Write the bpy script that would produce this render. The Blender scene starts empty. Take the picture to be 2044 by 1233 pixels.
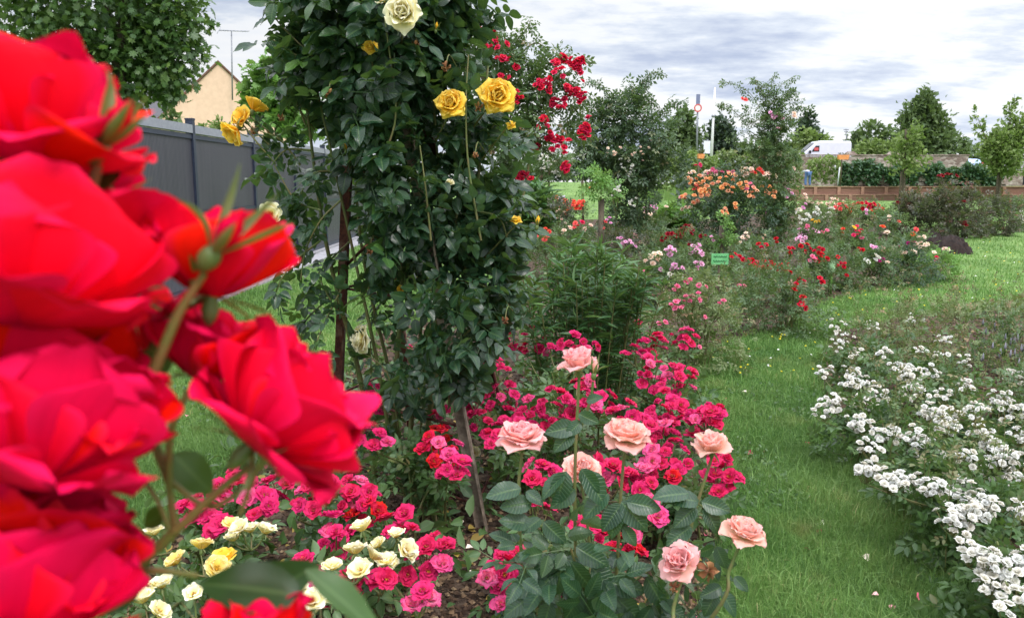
import bpy, math, random
import numpy as np
from mathutils import Vector, Matrix
rng = np.random.default_rng(11)
random.seed(11)
SC = bpy.context.scene
COL = SC.collection
# ------------------------------------------------------------------ camera frame
F, CX, CY, H, HOR = 1604.0, 1022.0, 616.5, 1.40, 365.0
PITCH = math.atan((CY - HOR) / F)
CP, SP = math.cos(PITCH), math.sin(PITCH)
def ray(px, py):
    a, b = (px - CX) / F, -(py - CY) / F
    return np.array([a, CP + b * SP, -SP + b * CP])
CAM = np.array([0, 0, H])
def P(px, py, Y):
    r = ray(px, py); return CAM + r * (Y / r[1])
def PZ(px, py, z):
    r = ray(px, py); return CAM + r * ((z - H) / r[2])
def G(px, py): return PZ(px, py, 0.0)
def nrm(v):
    v = np.asarray(v, float); return v / np.maximum(np.linalg.norm(v, axis=-1, keepdims=True), 1e-9)
def view(r, u, t):
    """direction given as right / up / towards the viewer -> world"""
    return nrm(np.array([r, -t * CP + u * SP * 0.0, u]))
# ------------------------------------------------------------------ mesh builder
class MB:
    def __init__(s): s.V, s.I, s.F, s.n = [], [], [], 0
    def add(s, V, faces, info=None, mat=0):
        V = np.asarray(V, float).reshape(-1, 3)
        if info is None: info = np.zeros((len(V), 3)); info[:, 2] = 0.5
        for f in faces:
            f = np.asarray(f, int)
            if f.size: s.F.append((f + s.n, mat))
        s.V.append(V); s.I.append(np.asarray(info, float).reshape(-1, 3)); s.n += len(V)
    def mesh(s, name, mats, smooth=True):
        me = bpy.data.meshes.new(name)
        V = np.concatenate(s.V) if s.V else np.zeros((0, 3))
        I = np.concatenate(s.I) if s.I else np.zeros((0, 3))
        loops = np.concatenate([f.ravel() for f, m in s.F]); tot = np.concatenate([np.full(len(f), f.shape[1]) for f, m in s.F])
        mi = np.concatenate([np.full(len(f), m) for f, m in s.F])
        start = np.concatenate([[0], np.cumsum(tot)[:-1]])
        me.vertices.add(len(V)); me.vertices.foreach_set('co', V.astype(np.float32).ravel())
        me.loops.add(len(loops)); me.loops.foreach_set('vertex_index', loops.astype(np.int32))
        me.polygons.add(len(tot)); me.polygons.foreach_set('loop_start', start.astype(np.int32))
        try: me.polygons.foreach_set('loop_total', tot.astype(np.int32))
        except Exception: pass
        me.polygons.foreach_set('material_index', mi.astype(np.int32))
        me.polygons.foreach_set('use_smooth', np.full(len(tot), bool(smooth)))
        at = me.attributes.new('info', 'FLOAT_VECTOR', 'POINT'); at.data.foreach_set('vector', I.astype(np.float32).ravel())
        for m in (mats if isinstance(mats, (list, tuple)) else [mats]): me.materials.append(m)
        me.update(); me.validate()
        return me
    def build(s, name, mats, parent=None, smooth=True):
        o = bpy.data.objects.new(name, s.mesh(name, mats, smooth)); COL.objects.link(o)
        if parent is not None:
            o.parent = parent; o.location = -parent.location      # geometry is in world coordinates
        return o
def grid_faces(nu, nv):
    i = np.arange(nu - 1)[None, :] + nu * np.arange(nv - 1)[:, None]
    i = i.ravel(); return np.stack([i, i + 1, i + nu + 1, i + nu], 1)
def box(mb, c, s, rz=0, tint=.5, mat=0, taper=1.0):
    x, y, z = np.array(s) / 2
    V = np.array([[-x, -y, -z], [x, -y, -z], [x, y, -z], [-x, y, -z], [-x, -y, z], [x, -y, z], [x, y, z], [-x, y, z]])
    V[4:, :2] *= taper
    cr, sr = math.cos(rz), math.sin(rz)
    V = V @ np.array([[cr, sr, 0], [-sr, cr, 0], [0, 0, 1]]) + np.array(c)
    inf = np.zeros((8, 3)); inf[:, 2] = tint
    mb.add(V, [[[0, 3, 2, 1], [4, 5, 6, 7], [0, 1, 5, 4], [1, 2, 6, 5], [2, 3, 7, 6], [3, 0, 4, 7]]], inf, mat)
def spline(pts, n=4):
    p = np.asarray(pts, float)
    if len(p) < 3: return np.array([p[0] + (p[-1] - p[0]) * t for t in np.linspace(0, 1, n + 1)])
    q = np.vstack([2 * p[0] - p[1], p, 2 * p[-1] - p[-2]]); out = []
    for i in range(1, len(q) - 2):
        for t in np.linspace(0, 1, n, endpoint=False):
            a, b, c, d = q[i - 1], q[i], q[i + 1], q[i + 2]
            out.append(.5 * (2 * b + (c - a) * t + (2 * a - 5 * b + 4 * c - d) * t * t + (3 * b - a - 3 * c + d) * t ** 3))
    out.append(p[-1]); return np.array(out)
def tube(mb, pts, r0, r1=None, k=5, tint=.5, mat=0, cap=True):
    p = np.asarray(pts, float); r1 = r0 if r1 is None else r1; n = len(p)
    d = nrm(np.gradient(p, axis=0)); ref = np.array([0, 0, 1.0]) if abs(d[0][2]) < .9 else np.array([1.0, 0, 0])
    x = nrm(np.cross(d, ref)); y = np.cross(d, x)
    a = np.linspace(0, 2 * math.pi, k, endpoint=False); r = np.linspace(r0, r1, n)[:, None, None]
    V = p[:, None, :] + r * (np.cos(a)[None, :, None] * x[:, None, :] + np.sin(a)[None, :, None] * y[:, None, :])
    i = np.arange(k); j = (i + 1) % k
    f = np.concatenate([np.stack([i + k * m, j + k * m, j + k * (m + 1), i + k * (m + 1)], 1) for m in range(n - 1)])
    inf = np.zeros((n, k, 3)); inf[:, :, 0] = a[None, :] / 6.28; inf[:, :, 1] = np.linspace(0, 1, n)[:, None]; inf[:, :, 2] = tint
    fs = [f]
    if cap: fs.append(np.array([list(range(k))[::-1], [k * (n - 1) + q for q in range(k)]]))
    mb.add(V, fs, inf, mat)
def lathe(mb, c, axis, prof, k=8, tint=.5, mat=0):
    """prof: list of (radius, distance along axis)"""
    axis = nrm(axis); ref = np.array([0, 0, 1.0]) if abs(axis[2]) < .9 else np.array([1.0, 0, 0])
    x = nrm(np.cross(axis, ref)); y = np.cross(axis, x); a = np.linspace(0, 2 * math.pi, k, endpoint=False)
    V = np.array([[np.array(c) + axis * h + r * (math.cos(t) * x + math.sin(t) * y) for t in a] for r, h in prof])
    i = np.arange(k); j = (i + 1) % k
    f = np.concatenate([np.stack([i + k * m, j + k * m, j + k * (m + 1), i + k * (m + 1)], 1) for m in range(len(prof) - 1)])
    inf = np.zeros((len(prof) * k, 3)); inf[:, 1] = np.repeat(np.linspace(0, 1, len(prof)), k); inf[:, 2] = tint
    mb.add(V.reshape(-1, 3), [f, np.array([list(range(k))[::-1], [k * (len(prof) - 1) + q for q in range(k)]])], inf, mat)
def frames(Y, N):
    Y = nrm(Y); X = nrm(np.cross(Y, N)); Z = np.cross(X, Y)
    return np.stack([X, Y, Z], -1)
def inst(mb, T, pos, rot, sc, tint, mat=0):
    V, fs, inf = T; N, M = len(pos), len(V)
    if N == 0: return
    sc = np.asarray(sc, float).reshape(N, 1, -1)
    W = np.einsum('nij,nmj->nmi', rot, V[None] * sc) + np.asarray(pos)[:, None, :]
    I = np.repeat(inf[None], N, 0); I[:, :, 2] = np.clip(np.asarray(tint)[:, None] + (inf[None, :, 2] - .5) * .3, 0, 1)
    off = (np.arange(N) * M)[:, None, None]
    mb.add(W.reshape(-1, 3), [(f[None] + off).reshape(-1, f.shape[1]) for f in fs], I.reshape(-1, 3), mat)
# ------------------------------------------------------------------ leaf templates (grow along +Y, face +Z)
def leaflet(nu=3, nv=5, w=.56, fold=.18, curl=.18, serr=0.0, seed=0, point=1.0, wav=0.0):
    r = np.random.default_rng(seed); u = np.linspace(-1, 1, nu); v = np.linspace(0, 1, nv)
    U, Vv = np.meshgrid(u, v)
    wid = .5 * w * np.sin(np.pi * np.clip(Vv, 0, 1) ** .85) ** (.75) * (1 - .15 * Vv) + .004
    if serr: wid = wid * (1 + serr * (np.arange(nv)[:, None] % 2))
    x = U * wid; y = Vv.copy()
    z = np.abs(x) * fold * 2 - curl * Vv ** 2 + wav * np.sin(Vv * 9 + U * 2) * np.abs(U)
    inf = np.stack([U, Vv, np.full_like(U, .5)], -1).reshape(-1, 3)
    return np.stack([x, y, z], -1).reshape(-1, 3), [grid_faces(nu, nv)], inf
def compound(n=5, nu=3, nv=5, seed=0, **k):
    r = np.random.default_rng(seed); mb = [[], [], []]; base = 0; fs = []
    spots = [(0, .55, 0)] + [(s * .05, y, s * 1.05) for y in (.45, .14)[: (n - 1) // 2] for s in (-1, 1)]
    for q, (x, y, ang) in enumerate(spots):
        V, f, inf = leaflet(nu, nv, seed=seed + q, **k); V = V * (.5 * (1 if q == 0 else .86 - .1 * (q > 2)) * r.uniform(.9, 1.1))
        a = -ang + r.normal(0, .15); b = r.normal(0, .25)
        R = np.array([[math.cos(a), -math.sin(a), 0], [math.sin(a), math.cos(a), 0], [0, 0, 1]]) @ np.array([[math.cos(b), 0, math.sin(b)], [0, 1, 0], [-math.sin(b), 0, math.cos(b)]])
        V = V @ R.T + np.array([x, y, -.12 * y * y - .02 * r.random()]); inf = inf.copy(); inf[:, 2] = r.uniform(.2, .8)
        mb[0].append(V); mb[2].append(inf); fs += [g + base for g in f]; base += len(V)
    # rachis as a thin strip
    V = np.array([[-.008, 0, 0], [.008, 0, 0], [.006, .58, -.04], [-.006, .58, -.04]]); mb[0].append(V)
    i = np.zeros((4, 3)); i[:, 2] = .9; mb[2].append(i); fs.append(np.array([[0, 1, 2, 3]]) + base)
    return np.concatenate(mb[0]), fs, np.concatenate(mb[2])
def lobed():
    a = np.linspace(-math.pi * .9, math.pi * .9, 15); rad = np.where(np.arange(15) % 2 == 1, .36, .58) * (1 - .18 * np.abs(a) / math.pi); rad[[1, 3, 11, 13]] *= 1.0
    x = np.sin(a) * rad; y = np.cos(a) * rad + .45
    V = np.vstack([[0, .2, 0], np.stack([x, y, -.16 * (x ** 2 + (y - .4) ** 2) / .2 * .5], 1)])
    inf = np.stack([V[:, 0] * 2, V[:, 1], np.full(16, .5)], 1)
    return V, [np.array([[0, i + 1, i] for i in range(1, 15)])], inf
L_SIMPLE = leaflet(3, 4)
L_DIAM = leaflet(3, 3, w=.7, fold=.25)
L_MID = leaflet(3, 6)
L_NARROW = leaflet(3, 6, w=.17, fold=.3, curl=.35)
L_FINE = leaflet(5, 13, w=.62, fold=.12, curl=.2, serr=.06, wav=.02)
L_COMP = [compound(5, 3, 5, s) for s in range(4)]
L_COMPF = [compound(5, 3, 3, s) for s in range(4)]
L_COMPN = [compound(5, 5, 9, s + 20, serr=.06, w=.56 + .03 * s, fold=.05 + .09 * (s % 3), curl=.08 + .13 * (s % 4), wav=.02 + .012 * (s % 3)) for s in range(6)]
L_LOBE = lobed()
UP = np.array([0, 0, 1.0])
def leaves(mb, pos, out, size, T, droop=.2, up=.5, jit=.5, tint=None, flat=.6, mat=0):
    """pos (N,3), out (N,3) outward directions"""
    N = len(pos)
    if N == 0: return
    d = nrm(np.asarray(out) * .9 + rng.normal(0, jit, (N, 3)) + UP * (up - droop) * .6)
    n = nrm(UP * flat + np.asarray(out) * .6 + rng.normal(0, .45, (N, 3)))
    s = size * rng.uniform(.65, 1.25, N)
    t = rng.beta(2, 2.4, N) if tint is None else np.clip(rng.normal(tint, .18, N), 0, 1)
    Ts = T if isinstance(T, list) else [T]
    k = rng.integers(0, len(Ts), N); R = frames(d, n)
    for i, tt in enumerate(Ts):
        m = k == i; inst(mb, tt, np.asarray(pos)[m], R[m], s[m], t[m], mat)
def cloud(c, rad, n, clump=9, shell=.45, spread=.22, flat_bottom=None):
    """clumped points in an ellipsoid -> (pos, outward)"""
    k = max(1, n // clump); d = nrm(rng.normal(0, 1, (k, 3))); r = rng.random(k) ** shell
    cc = d * r[:, None]; idx = rng.integers(0, k, n)
    q = cc[idx] + rng.normal(0, spread, (n, 3)) * rng.uniform(.4, 1.2, (n, 1))
    return np.asarray(c) + q * np.asarray(rad), nrm(q + rng.normal(0, .15, (n, 3)))
# ------------------------------------------------------------------ materials
def C(r, g, b):
    return tuple((c / 12.92 if c <= .04045 else ((c + .055) / 1.055) ** 2.4) for c in (r / 255, g / 255, b / 255)) + (1.0,)
class NT:
    def __init__(s, name):
        s.m = bpy.data.materials.new(name); s.m.use_nodes = True; s.t = s.m.node_tree; s.t.nodes.clear()
        s.out = s.t.nodes.new('ShaderNodeOutputMaterial')
    def n(s, typ, ins=None, **props):
        x = s.t.nodes.new(typ)
        for k, v in props.items(): setattr(x, k, v)
        for k, v in (ins or {}).items(): s.set(x.inputs[k], v)
        return x
    def set(s, sock, v):
        if hasattr(v, 'is_output'): s.t.links.new(v, sock)
        else: sock.default_value = v
    def mix(s, f, a, b, mode='MIX'):
        x = s.n('ShaderNodeMix', data_type='RGBA', blend_type=mode); s.set(x.inputs[0], f); s.set(x.inputs[6], a); s.set(x.inputs[7], b); return x.outputs[2]
    def math(s, op, a, b=0.0, c=0.0):
        x = s.n('ShaderNodeMath', operation=op); s.set(x.inputs[0], a); s.set(x.inputs[1], b); s.set(x.inputs[2], c); return x.outputs[0]
    def rng(s, v, a, b, c=0.0, d=1.0, smooth=True):
        x = s.n('ShaderNodeMapRange', interpolation_type='SMOOTHSTEP' if smooth else 'LINEAR'); 
        for i, q in enumerate((v, a, b, c, d)): s.set(x.inputs[i], q)
        return x.outputs[0]
    def ramp(s, f, stops):
        x = s.n('ShaderNodeValToRGB'); e = x.color_ramp.elements
        while len(e) < len(stops): e.new(.5)
        for q, (p, c) in zip(e, stops): q.position = p; q.color = c
        s.set(x.inputs[0], f); return x.outputs[0]
    def noise(s, scale, detail=3, vec=None, rough=.55, dim='3D'):
        x = s.n('ShaderNodeTexNoise', noise_dimensions=dim); x.inputs['Scale'].default_value = scale; x.inputs['Detail'].default_value = detail; x.inputs['Roughness'].default_value = rough
        if vec is not None: s.t.links.new(vec, x.inputs['Vector'])
        return x.outputs[0]
    def obj(s): return s.n('ShaderNodeTexCoord').outputs['Object']
    def pos(s): return s.n('ShaderNodeNewGeometry').outputs['Position']
    def info(s):
        a = s.n('ShaderNodeAttribute', attribute_name='info'); x = s.n('ShaderNodeSeparateXYZ'); s.t.links.new(a.outputs['Vector'], x.inputs[0]); return x.outputs
    def bump(s, h, strength=.3, dist=.01):
        x = s.n('ShaderNodeBump', {'Strength': strength, 'Distance': dist, 'Height': h}); return x.outputs[0]
    def bsdf(s, col, rough=.5, spec=.5, metal=0.0, normal=None, **kw):
        ins = {'Base Color': col, 'Roughness': rough, 'Specular IOR Level': spec, 'Metallic': metal}
        if normal is not None: ins['Normal'] = normal
        ins.update(kw); return s.n('ShaderNodeBsdfPrincipled', ins).outputs[0]
    def end(s, sh): s.t.links.new(sh, s.out.inputs[0]); return s.m
    def mixsh(s, f, a, b):
        x = s.n('ShaderNodeMixShader'); s.set(x.inputs[0], f); s.t.links.new(a, x.inputs[1]); s.t.links.new(b, x.inputs[2]); return x.outputs[0]
def leafmat(name, c1, c2, back=None, young=None, rough=.42, trans=.22, near=False, spec=.5):
    t = NT(name); u, v, w = t.info()
    col = t.mix(w, c1, c2)
    if young: col = t.mix(t.rng(w, .72, 1.0), col, young)
    au = t.math('ABSOLUTE', u)
    col = t.mix(t.rng(au, .16, .02, 0, .28), col, C(120, 150, 90))
    g = t.n('ShaderNodeNewGeometry')
    normal = None
    if near:
        side = t.math('SINE', t.math('MULTIPLY', t.math('SUBTRACT', v, t.math('MULTIPLY', au, .16)), 62.0))
        side = t.rng(side, .2, 1.0, 0, 1)
        col = t.mix(t.math('MULTIPLY', side, .13), col, C(120, 150, 90))
        h = t.math('ADD', t.math('MULTIPLY', side, -1.0), t.math('MULTIPLY', t.rng(au, .14, .0), -1.0))
        normal = t.bump(h, .4, .0018)
    nz = t.noise(35, 2, t.pos()); col = t.mix(t.rng(nz, .3, .75, 0, .35), col, t.mix(.5, col, (0.0, 0.0, 0.0, 1)))
    col = t.mix(t.math('MULTIPLY', g.outputs['Backfacing'], .75), col, back or C(96, 122, 92))
    b = t.bsdf(col, rough, spec, normal=normal)
    tr = t.n('ShaderNodeBsdfTranslucent', {'Color': t.mix(.55, col, C(130, 165, 50))}).outputs[0]
    return t.end(t.mixsh(trans, b, tr))
def petalmat(name, stops, alt=None, edge=None, rough=.6, trans=.3, vein=.12, spec=.2, back=None, sheen=.04, glow=None):
    """stops: colours from the petal's claw to its rim; alt: the same for other blooms of the plant"""
    t = NT(name); u, v, w = t.info()
    col = t.ramp(v, stops)
    if alt:
        r = t.n('ShaderNodeObjectInfo').outputs['Random']; col = t.mix(r, col, t.ramp(v, alt))
    cv = t.n('ShaderNodeCombineXYZ'); t.set(cv.inputs[0], t.math('MULTIPLY', u, 9.0)); t.set(cv.inputs[1], t.math('MULTIPLY', v, 1.2)); t.set(cv.inputs[2], t.math('MULTIPLY', w, 40.0))
    nz = t.noise(1.0, 2, cv.outputs[0])
    hs = t.n('ShaderNodeHueSaturation', {'Color': col, 'Value': t.math('ADD', t.math('MULTIPLY', t.math('SUBTRACT', nz, .5), vein * 3), t.rng(w, 0, 1, .86, 1.12)), 'Hue': t.rng(w, 0, 1, .492, .508)})
    col = hs.outputs[0]
    if edge: col = t.mix(t.rng(t.math('MAXIMUM', t.math('ABSOLUTE', u), v), .82, 1.0, 0, .5), col, edge)
    if back: col = t.mix(t.math('MULTIPLY', t.n('ShaderNodeNewGeometry').outputs['Backfacing'], .6), col, back)
    b = t.bsdf(col, rough, spec, normal=t.bump(nz, .25, .002), **{'Sheen Weight': sheen})
    tr = t.n('ShaderNodeBsdfTranslucent', {'Color': t.mix(.6, col, glow) if glow else col}).outputs[0]
    return t.end(t.mixsh(trans, b, tr))
def plain(name, c1, c2=None, scale=20, rough=.6, spec=.4, metal=0.0, bump=.1, dist=.003, stretch=None):
    t = NT(name); vec = t.pos()
    if stretch:
        mp = t.n('ShaderNodeMapping', {'Vector': vec, 'Scale': stretch}); vec = mp.outputs[0]
    nz = t.noise(scale, 5, vec, .65); col = t.mix(t.rng(nz, .35, .65), c1, c2 or c1)
    return t.end(t.bsdf(col, rough, spec, metal, t.bump(nz, bump, dist)))
M = {}
M['leaf_dark'] = leafmat('dark rose leaf', C(14, 42, 32), C(36, 72, 46), C(70, 98, 74), C(78, 114, 48), rough=.30, near=True)
M['leaf_pink'] = leafmat('blue green rose leaf', C(26, 56, 42), C(48, 82, 56), C(96, 120, 94), C(84, 84, 56), rough=.34, near=True)
M['leaf_fg'] = leafmat('foreground leaf', C(38, 66, 34), C(70, 104, 44), C(104, 128, 92), rough=.36)
M['leaf_low'] = leafmat('low rose leaf', C(52, 82, 44), C(88, 118, 64), C(100, 124, 84), C(118, 108, 70), rough=.45)
M['leaf_mid'] = leafmat('mid garden leaf', C(58, 86, 50), C(92, 116, 68), C(110, 130, 92), C(136, 104, 82), rough=.5)
M['leaf_thin'] = leafmat('thin olive leaf', C(86, 108, 60), C(128, 138, 88), C(130, 142, 100), C(156, 118, 96), rough=.55)
M['leaf_burg'] = leafmat('burgundy leaf', C(52, 62, 48), C(92, 78, 66), C(104, 104, 88), C(132, 62, 62), rough=.45)
M['leaf_fresh'] = leafmat('fresh leaf', C(88, 136, 54), C(122, 166, 80), C(130, 160, 96), rough=.5, trans=.3)
M['leaf_lily'] = leafmat('narrow leaf', C(44, 82, 46), C(80, 122, 64), C(104, 134, 88), C(118, 156, 80), rough=.42)
M['leaf_arch'] = leafmat('arch climber leaf', C(40, 66, 44), C(80, 104, 68), C(100, 120, 88), C(136, 124, 92), rough=.5)
M['leaf_plane'] = leafmat('plane leaf', C(46, 78, 38), C(80, 112, 52), C(108, 134, 80), C(124, 150, 70), rough=.45)
M['leaf_far'] = leafmat('far tree leaf', C(70, 94, 56), C(104, 124, 74), C(106, 126, 86), rough=.6)
M['leaf_farlight'] = leafmat('far light leaf', C(104, 130, 64), C(136, 152, 86), C(130, 148, 96), rough=.6, trans=.3)
M['leaf_fardark'] = leafmat('far conifer leaf', C(40, 60, 48), C(66, 86, 62), C(70, 90, 68), rough=.6, trans=.1)
M['leaf_ivy'] = leafmat('ivy leaf', C(44, 82, 58), C(78, 112, 70), C(80, 104, 76), rough=.5, trans=.15)
M['stem'] = plain('green stem', C(92, 110, 58), C(112, 100, 66), 30)
M['stem_fg'] = plain('young red green stem', C(106, 112, 56), C(132, 96, 62), 40, rough=.45)
M['wood'] = plain('bark', C(98, 88, 72), C(66, 58, 48), 25, rough=.85, bump=.5, dist=.01, stretch=(1, 1, .25))
M['sepal'] = leafmat('sepal', C(88, 110, 56), C(116, 122, 70), C(128, 140, 100), rough=.5)
M['stamen'] = plain('stamen', C(214, 164, 40), C(166, 116, 40), 200, rough=.7)
red = C(236, 6, 26); 
M['p_fg'] = petalmat('scarlet petal', [(0, C(198, 4, 62)), (.3, C(236, 8, 54)), (1, C(245, 12, 56))], edge=C(246, 22, 92), rough=.65, trans=.11, vein=.08, spec=.06, sheen=0.0, glow=C(226, 20, 96))
M['p_fuch'] = petalmat('crimson petal', [(0, C(214, 120, 150)), (.25, C(204, 6, 62)), (1, C(224, 10, 70))], alt=[(0, C(248, 220, 228)), (.3, C(220, 34, 120)), (1, C(228, 44, 132))], back=C(214, 40, 100), trans=.3)
M['p_fade'] = petalmat('faded pink petal', [(0, C(250, 226, 230)), (.4, C(236, 90, 150)), (1, C(232, 70, 136))], alt=[(0, C(250, 230, 232)), (.5, C(240, 130, 170)), (1, C(226, 60, 120))], trans=.3)
M['p_red'] = petalmat('red petal', [(0, C(150, 0, 20)), (1, C(214, 12, 30))], alt=[(0, C(170, 0, 40)), (1, C(230, 24, 80))])
M['p_crim'] = petalmat('crimson climber petal', [(0, C(200, 10, 50)), (1, C(224, 24, 66))], alt=[(0, C(210, 20, 70)), (1, C(236, 60, 110))])
M['p_dred'] = petalmat('dark red petal', [(0, C(90, 0, 20)), (1, C(150, 10, 36))], alt=[(0, C(100, 0, 20)), (1, C(176, 20, 50))])
M['p_tea'] = petalmat('salmon pink petal', [(0, C(250, 222, 150)), (.3, C(255, 200, 178)), (1, C(255, 194, 188))], alt=[(0, C(252, 216, 150)), (.35, C(255, 200, 170)), (1, C(255, 192, 182))], edge=C(255, 208, 206), sheen=.2, trans=.42, vein=.06)
M['p_teap'] = petalmat('pink petal', [(0, C(250, 220, 160)), (.3, C(255, 192, 184)), (1, C(255, 190, 192))], edge=C(255, 204, 210), sheen=.2, trans=.42, vein=.06)
M['p_yel'] = petalmat('yellow petal', [(0, C(252, 184, 30)), (.4, C(255, 208, 50)), (1, C(255, 224, 100))], edge=C(255, 228, 130), trans=.45, vein=.05)
M['p_cream'] = petalmat('cream petal', [(0, C(246, 210, 90)), (.4, C(250, 238, 170)), (1, C(252, 246, 220))], edge=C(250, 246, 226), trans=.34, vein=.05)
M['p_lemon'] = petalmat('lemon petal', [(0, C(248, 206, 60)), (.5, C(252, 228, 120)), (1, C(253, 238, 170))], edge=C(253, 244, 206), trans=.4, vein=.05)
M['p_white'] = petalmat('white petal', [(0, C(220, 224, 196)), (.3, C(228, 228, 218)), (1, C(234, 234, 234))], alt=[(0, C(222, 218, 184)), (1, C(232, 226, 222))], trans=.25, vein=.04)
M['p_lilac'] = petalmat('lilac pink petal', [(0, C(236, 170, 210)), (1, C(240, 176, 222))], alt=[(0, C(236, 180, 200)), (1, C(246, 200, 226))])
M['p_pink'] = petalmat('rose pink petal', [(0, C(236, 90, 140)), (1, C(244, 120, 170))], alt=[(0, C(236, 120, 150)), (1, C(246, 150, 180))])
M['p_hot'] = petalmat('hot pink petal', [(0, C(200, 10, 70)), (1, C(232, 30, 90))], alt=[(0, C(206, 30, 90)), (1, C(240, 70, 130))])
M['p_mag'] = petalmat('purple magenta petal', [(0, C(140, 10, 90)), (1, C(178, 30, 120))])
M['p_apr'] = petalmat('apricot petal', [(0, C(246, 156, 70)), (1, C(250, 186, 124))], alt=[(0, C(246, 166, 120)), (1, C(252, 200, 172))])
M['p_oran'] = petalmat('orange red petal', [(0, C(236, 70, 30)), (1, C(244, 104, 60))], alt=[(0, C(230, 60, 60)), (1, C(244, 96, 90))])
M['p_coral'] = petalmat('coral petal', [(0, C(240, 84, 80)), (1, C(246, 110, 110))])
M['p_pale'] = petalmat('pale blush petal', [(0, C(244, 206, 180)), (1, C(246, 220, 208))], alt=[(0, C(246, 220, 190)), (1, C(248, 232, 216))])
M['p_brown'] = petalmat('withered petal', [(0, C(120, 76, 44)), (1, C(196, 150, 100))], alt=[(0, C(120, 66, 44)), (1, C(150, 100, 72))], trans=.2)
# ------------------------------------------------------------------ flowers
def petal(nu, nv, L, W, th0, th1, p=1.0, r0=.04, cup=.6, ruf=.03, rs=None, tip=.22, notch=0.0, roll=0.0):
    u = np.linspace(-1, 1, nu); v = np.linspace(0, 1, nv); U, V = np.meshgrid(u, v)
    w = W * np.where(V < .6, .30 + .70 * np.sin(np.pi / 2 * np.minimum(V / .6, 1)), np.sqrt(np.clip(1 - ((V - .6) / .43) ** 2, 0, 1)))
    fine = np.linspace(0, 1, 41); th = np.radians(th0 + (th1 - th0) * fine ** p + roll * fine ** 6)
    rr = r0 + np.concatenate([[0], np.cumsum((np.sin(th)[1:] + np.sin(th)[:-1]) / 2)]) / 40 * L
    zz = np.concatenate([[0], np.cumsum((np.cos(th)[1:] + np.cos(th)[:-1]) / 2)]) / 40 * L
    S = np.clip(V * (1 - tip * U ** 2 * V) - notch * np.exp(-(U / .25) ** 2) * V ** 4, 0, 1)
    R = np.interp(S, fine, rr); Z = np.interp(S, fine, zz); T = np.interp(S, fine, th)
    c = max(cup, .05); lat = w * np.sin(U * c) / c; off = w * (1 - np.cos(U * c)) / c
    ph = rs.uniform(0, 6, 3); k = rs.uniform(2.2, 4.2)
    off = off + ruf * V ** 1.5 * (np.sin(k * U + ph[0]) + .5 * np.sin(2.3 * k * U + ph[1] + 3 * V)) - ruf * 1.2 * np.clip(np.abs(U) - .55, 0, 1) * V
    X = R - np.cos(T) * off; Zf = Z + np.sin(T) * off
    return np.stack([X, lat, Zf], -1).reshape(-1, 3), np.stack([U, V, np.zeros_like(U)], -1).reshape(-1, 3)
LAY = {
 'tea': [(3, .34, .17, -5, -25, 1, .02, 1.6, .01), (5, .38, .23, 6, -8, 1, .04, 1.3, .02), (5, .42, .27, 16, 16, 1, .05, 1.1, .025), (6, .45, .29, 30, 50, 1.3, .06, .9, .03), (6, .47, .31, 46, 92, 1.6, .06, .7, .035), (5, .50, .31, 66, 132, 1.8, .05, .5, .035)],
 'goblet': [(3, .40, .18, -4, -20, 1, .02, 1.5, .01), (4, .46, .26, 6, 0, 1, .04, 1.2, .02), (5, .50, .30, 14, 22, 1.3, .05, 1.0, .02), (5, .52, .33, 26, 60, 2, .06, .8, .03), (4, .50, .32, 52, 135, 1.8, .05, .5, .04)],
 'bowl': [(4, .22, .13, 10, 0, 1, .03, 1.3, .02), (7, .26, .16, 22, 12, 1, .06, 1.1, .03), (8, .31, .2, 36, 28, 1, .09, 1.0, .03), (8, .40, .26, 54, 46, 1, .09, .9, .03), (6, .46, .32, 68, 72, 1, .09, .8, .03), (5, .48, .31, 80, 128, 1.8, .07, .6, .04)],
 'semi': [(5, .46, .29, 56, 104, 1.3, .04, .4, .04), (5, .40, .27, 44, 84, 1.2, .04, .5, .04), (5, .33, .23, 28, 58, 1.1, .03, .7, .035), (3, .26, .17, 5, 20, 1, .03, .9, .03)],
 'single': [(5, .46, .34, 36, 84, 1.3, .03, .6, .03), (4, .40, .28, 20, 56, 1.2, .03, .8, .03)],
 'pom': [(7, .40, .25, 56, 118, 1.2, .03, .5, .03), (6, .36, .22, 34, 80, 1.1, .03, .6, .03), (5, .30, .18, 8, 36, 1, .02, .8, .03)],
 'far': [(6, .45, .31, 50, 104, 1.2, .03, .5, .03), (5, .38, .26, 18, 44, 1, .03, .8, .03)],
 'dry': [(5, .40, .15, 110, 170, 1, .03, 1.4, .09), (4, .34, .14, 20, 60, 1, .02, 1.4, .09)],
}
RES = {'tea': (7, 8), 'goblet': (7, 8), 'bowl': (7, 8), 'semi': (5, 5), 'single': (5, 6), 'pom': (3, 4), 'far': (3, 3), 'dry': (4, 5)}
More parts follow.
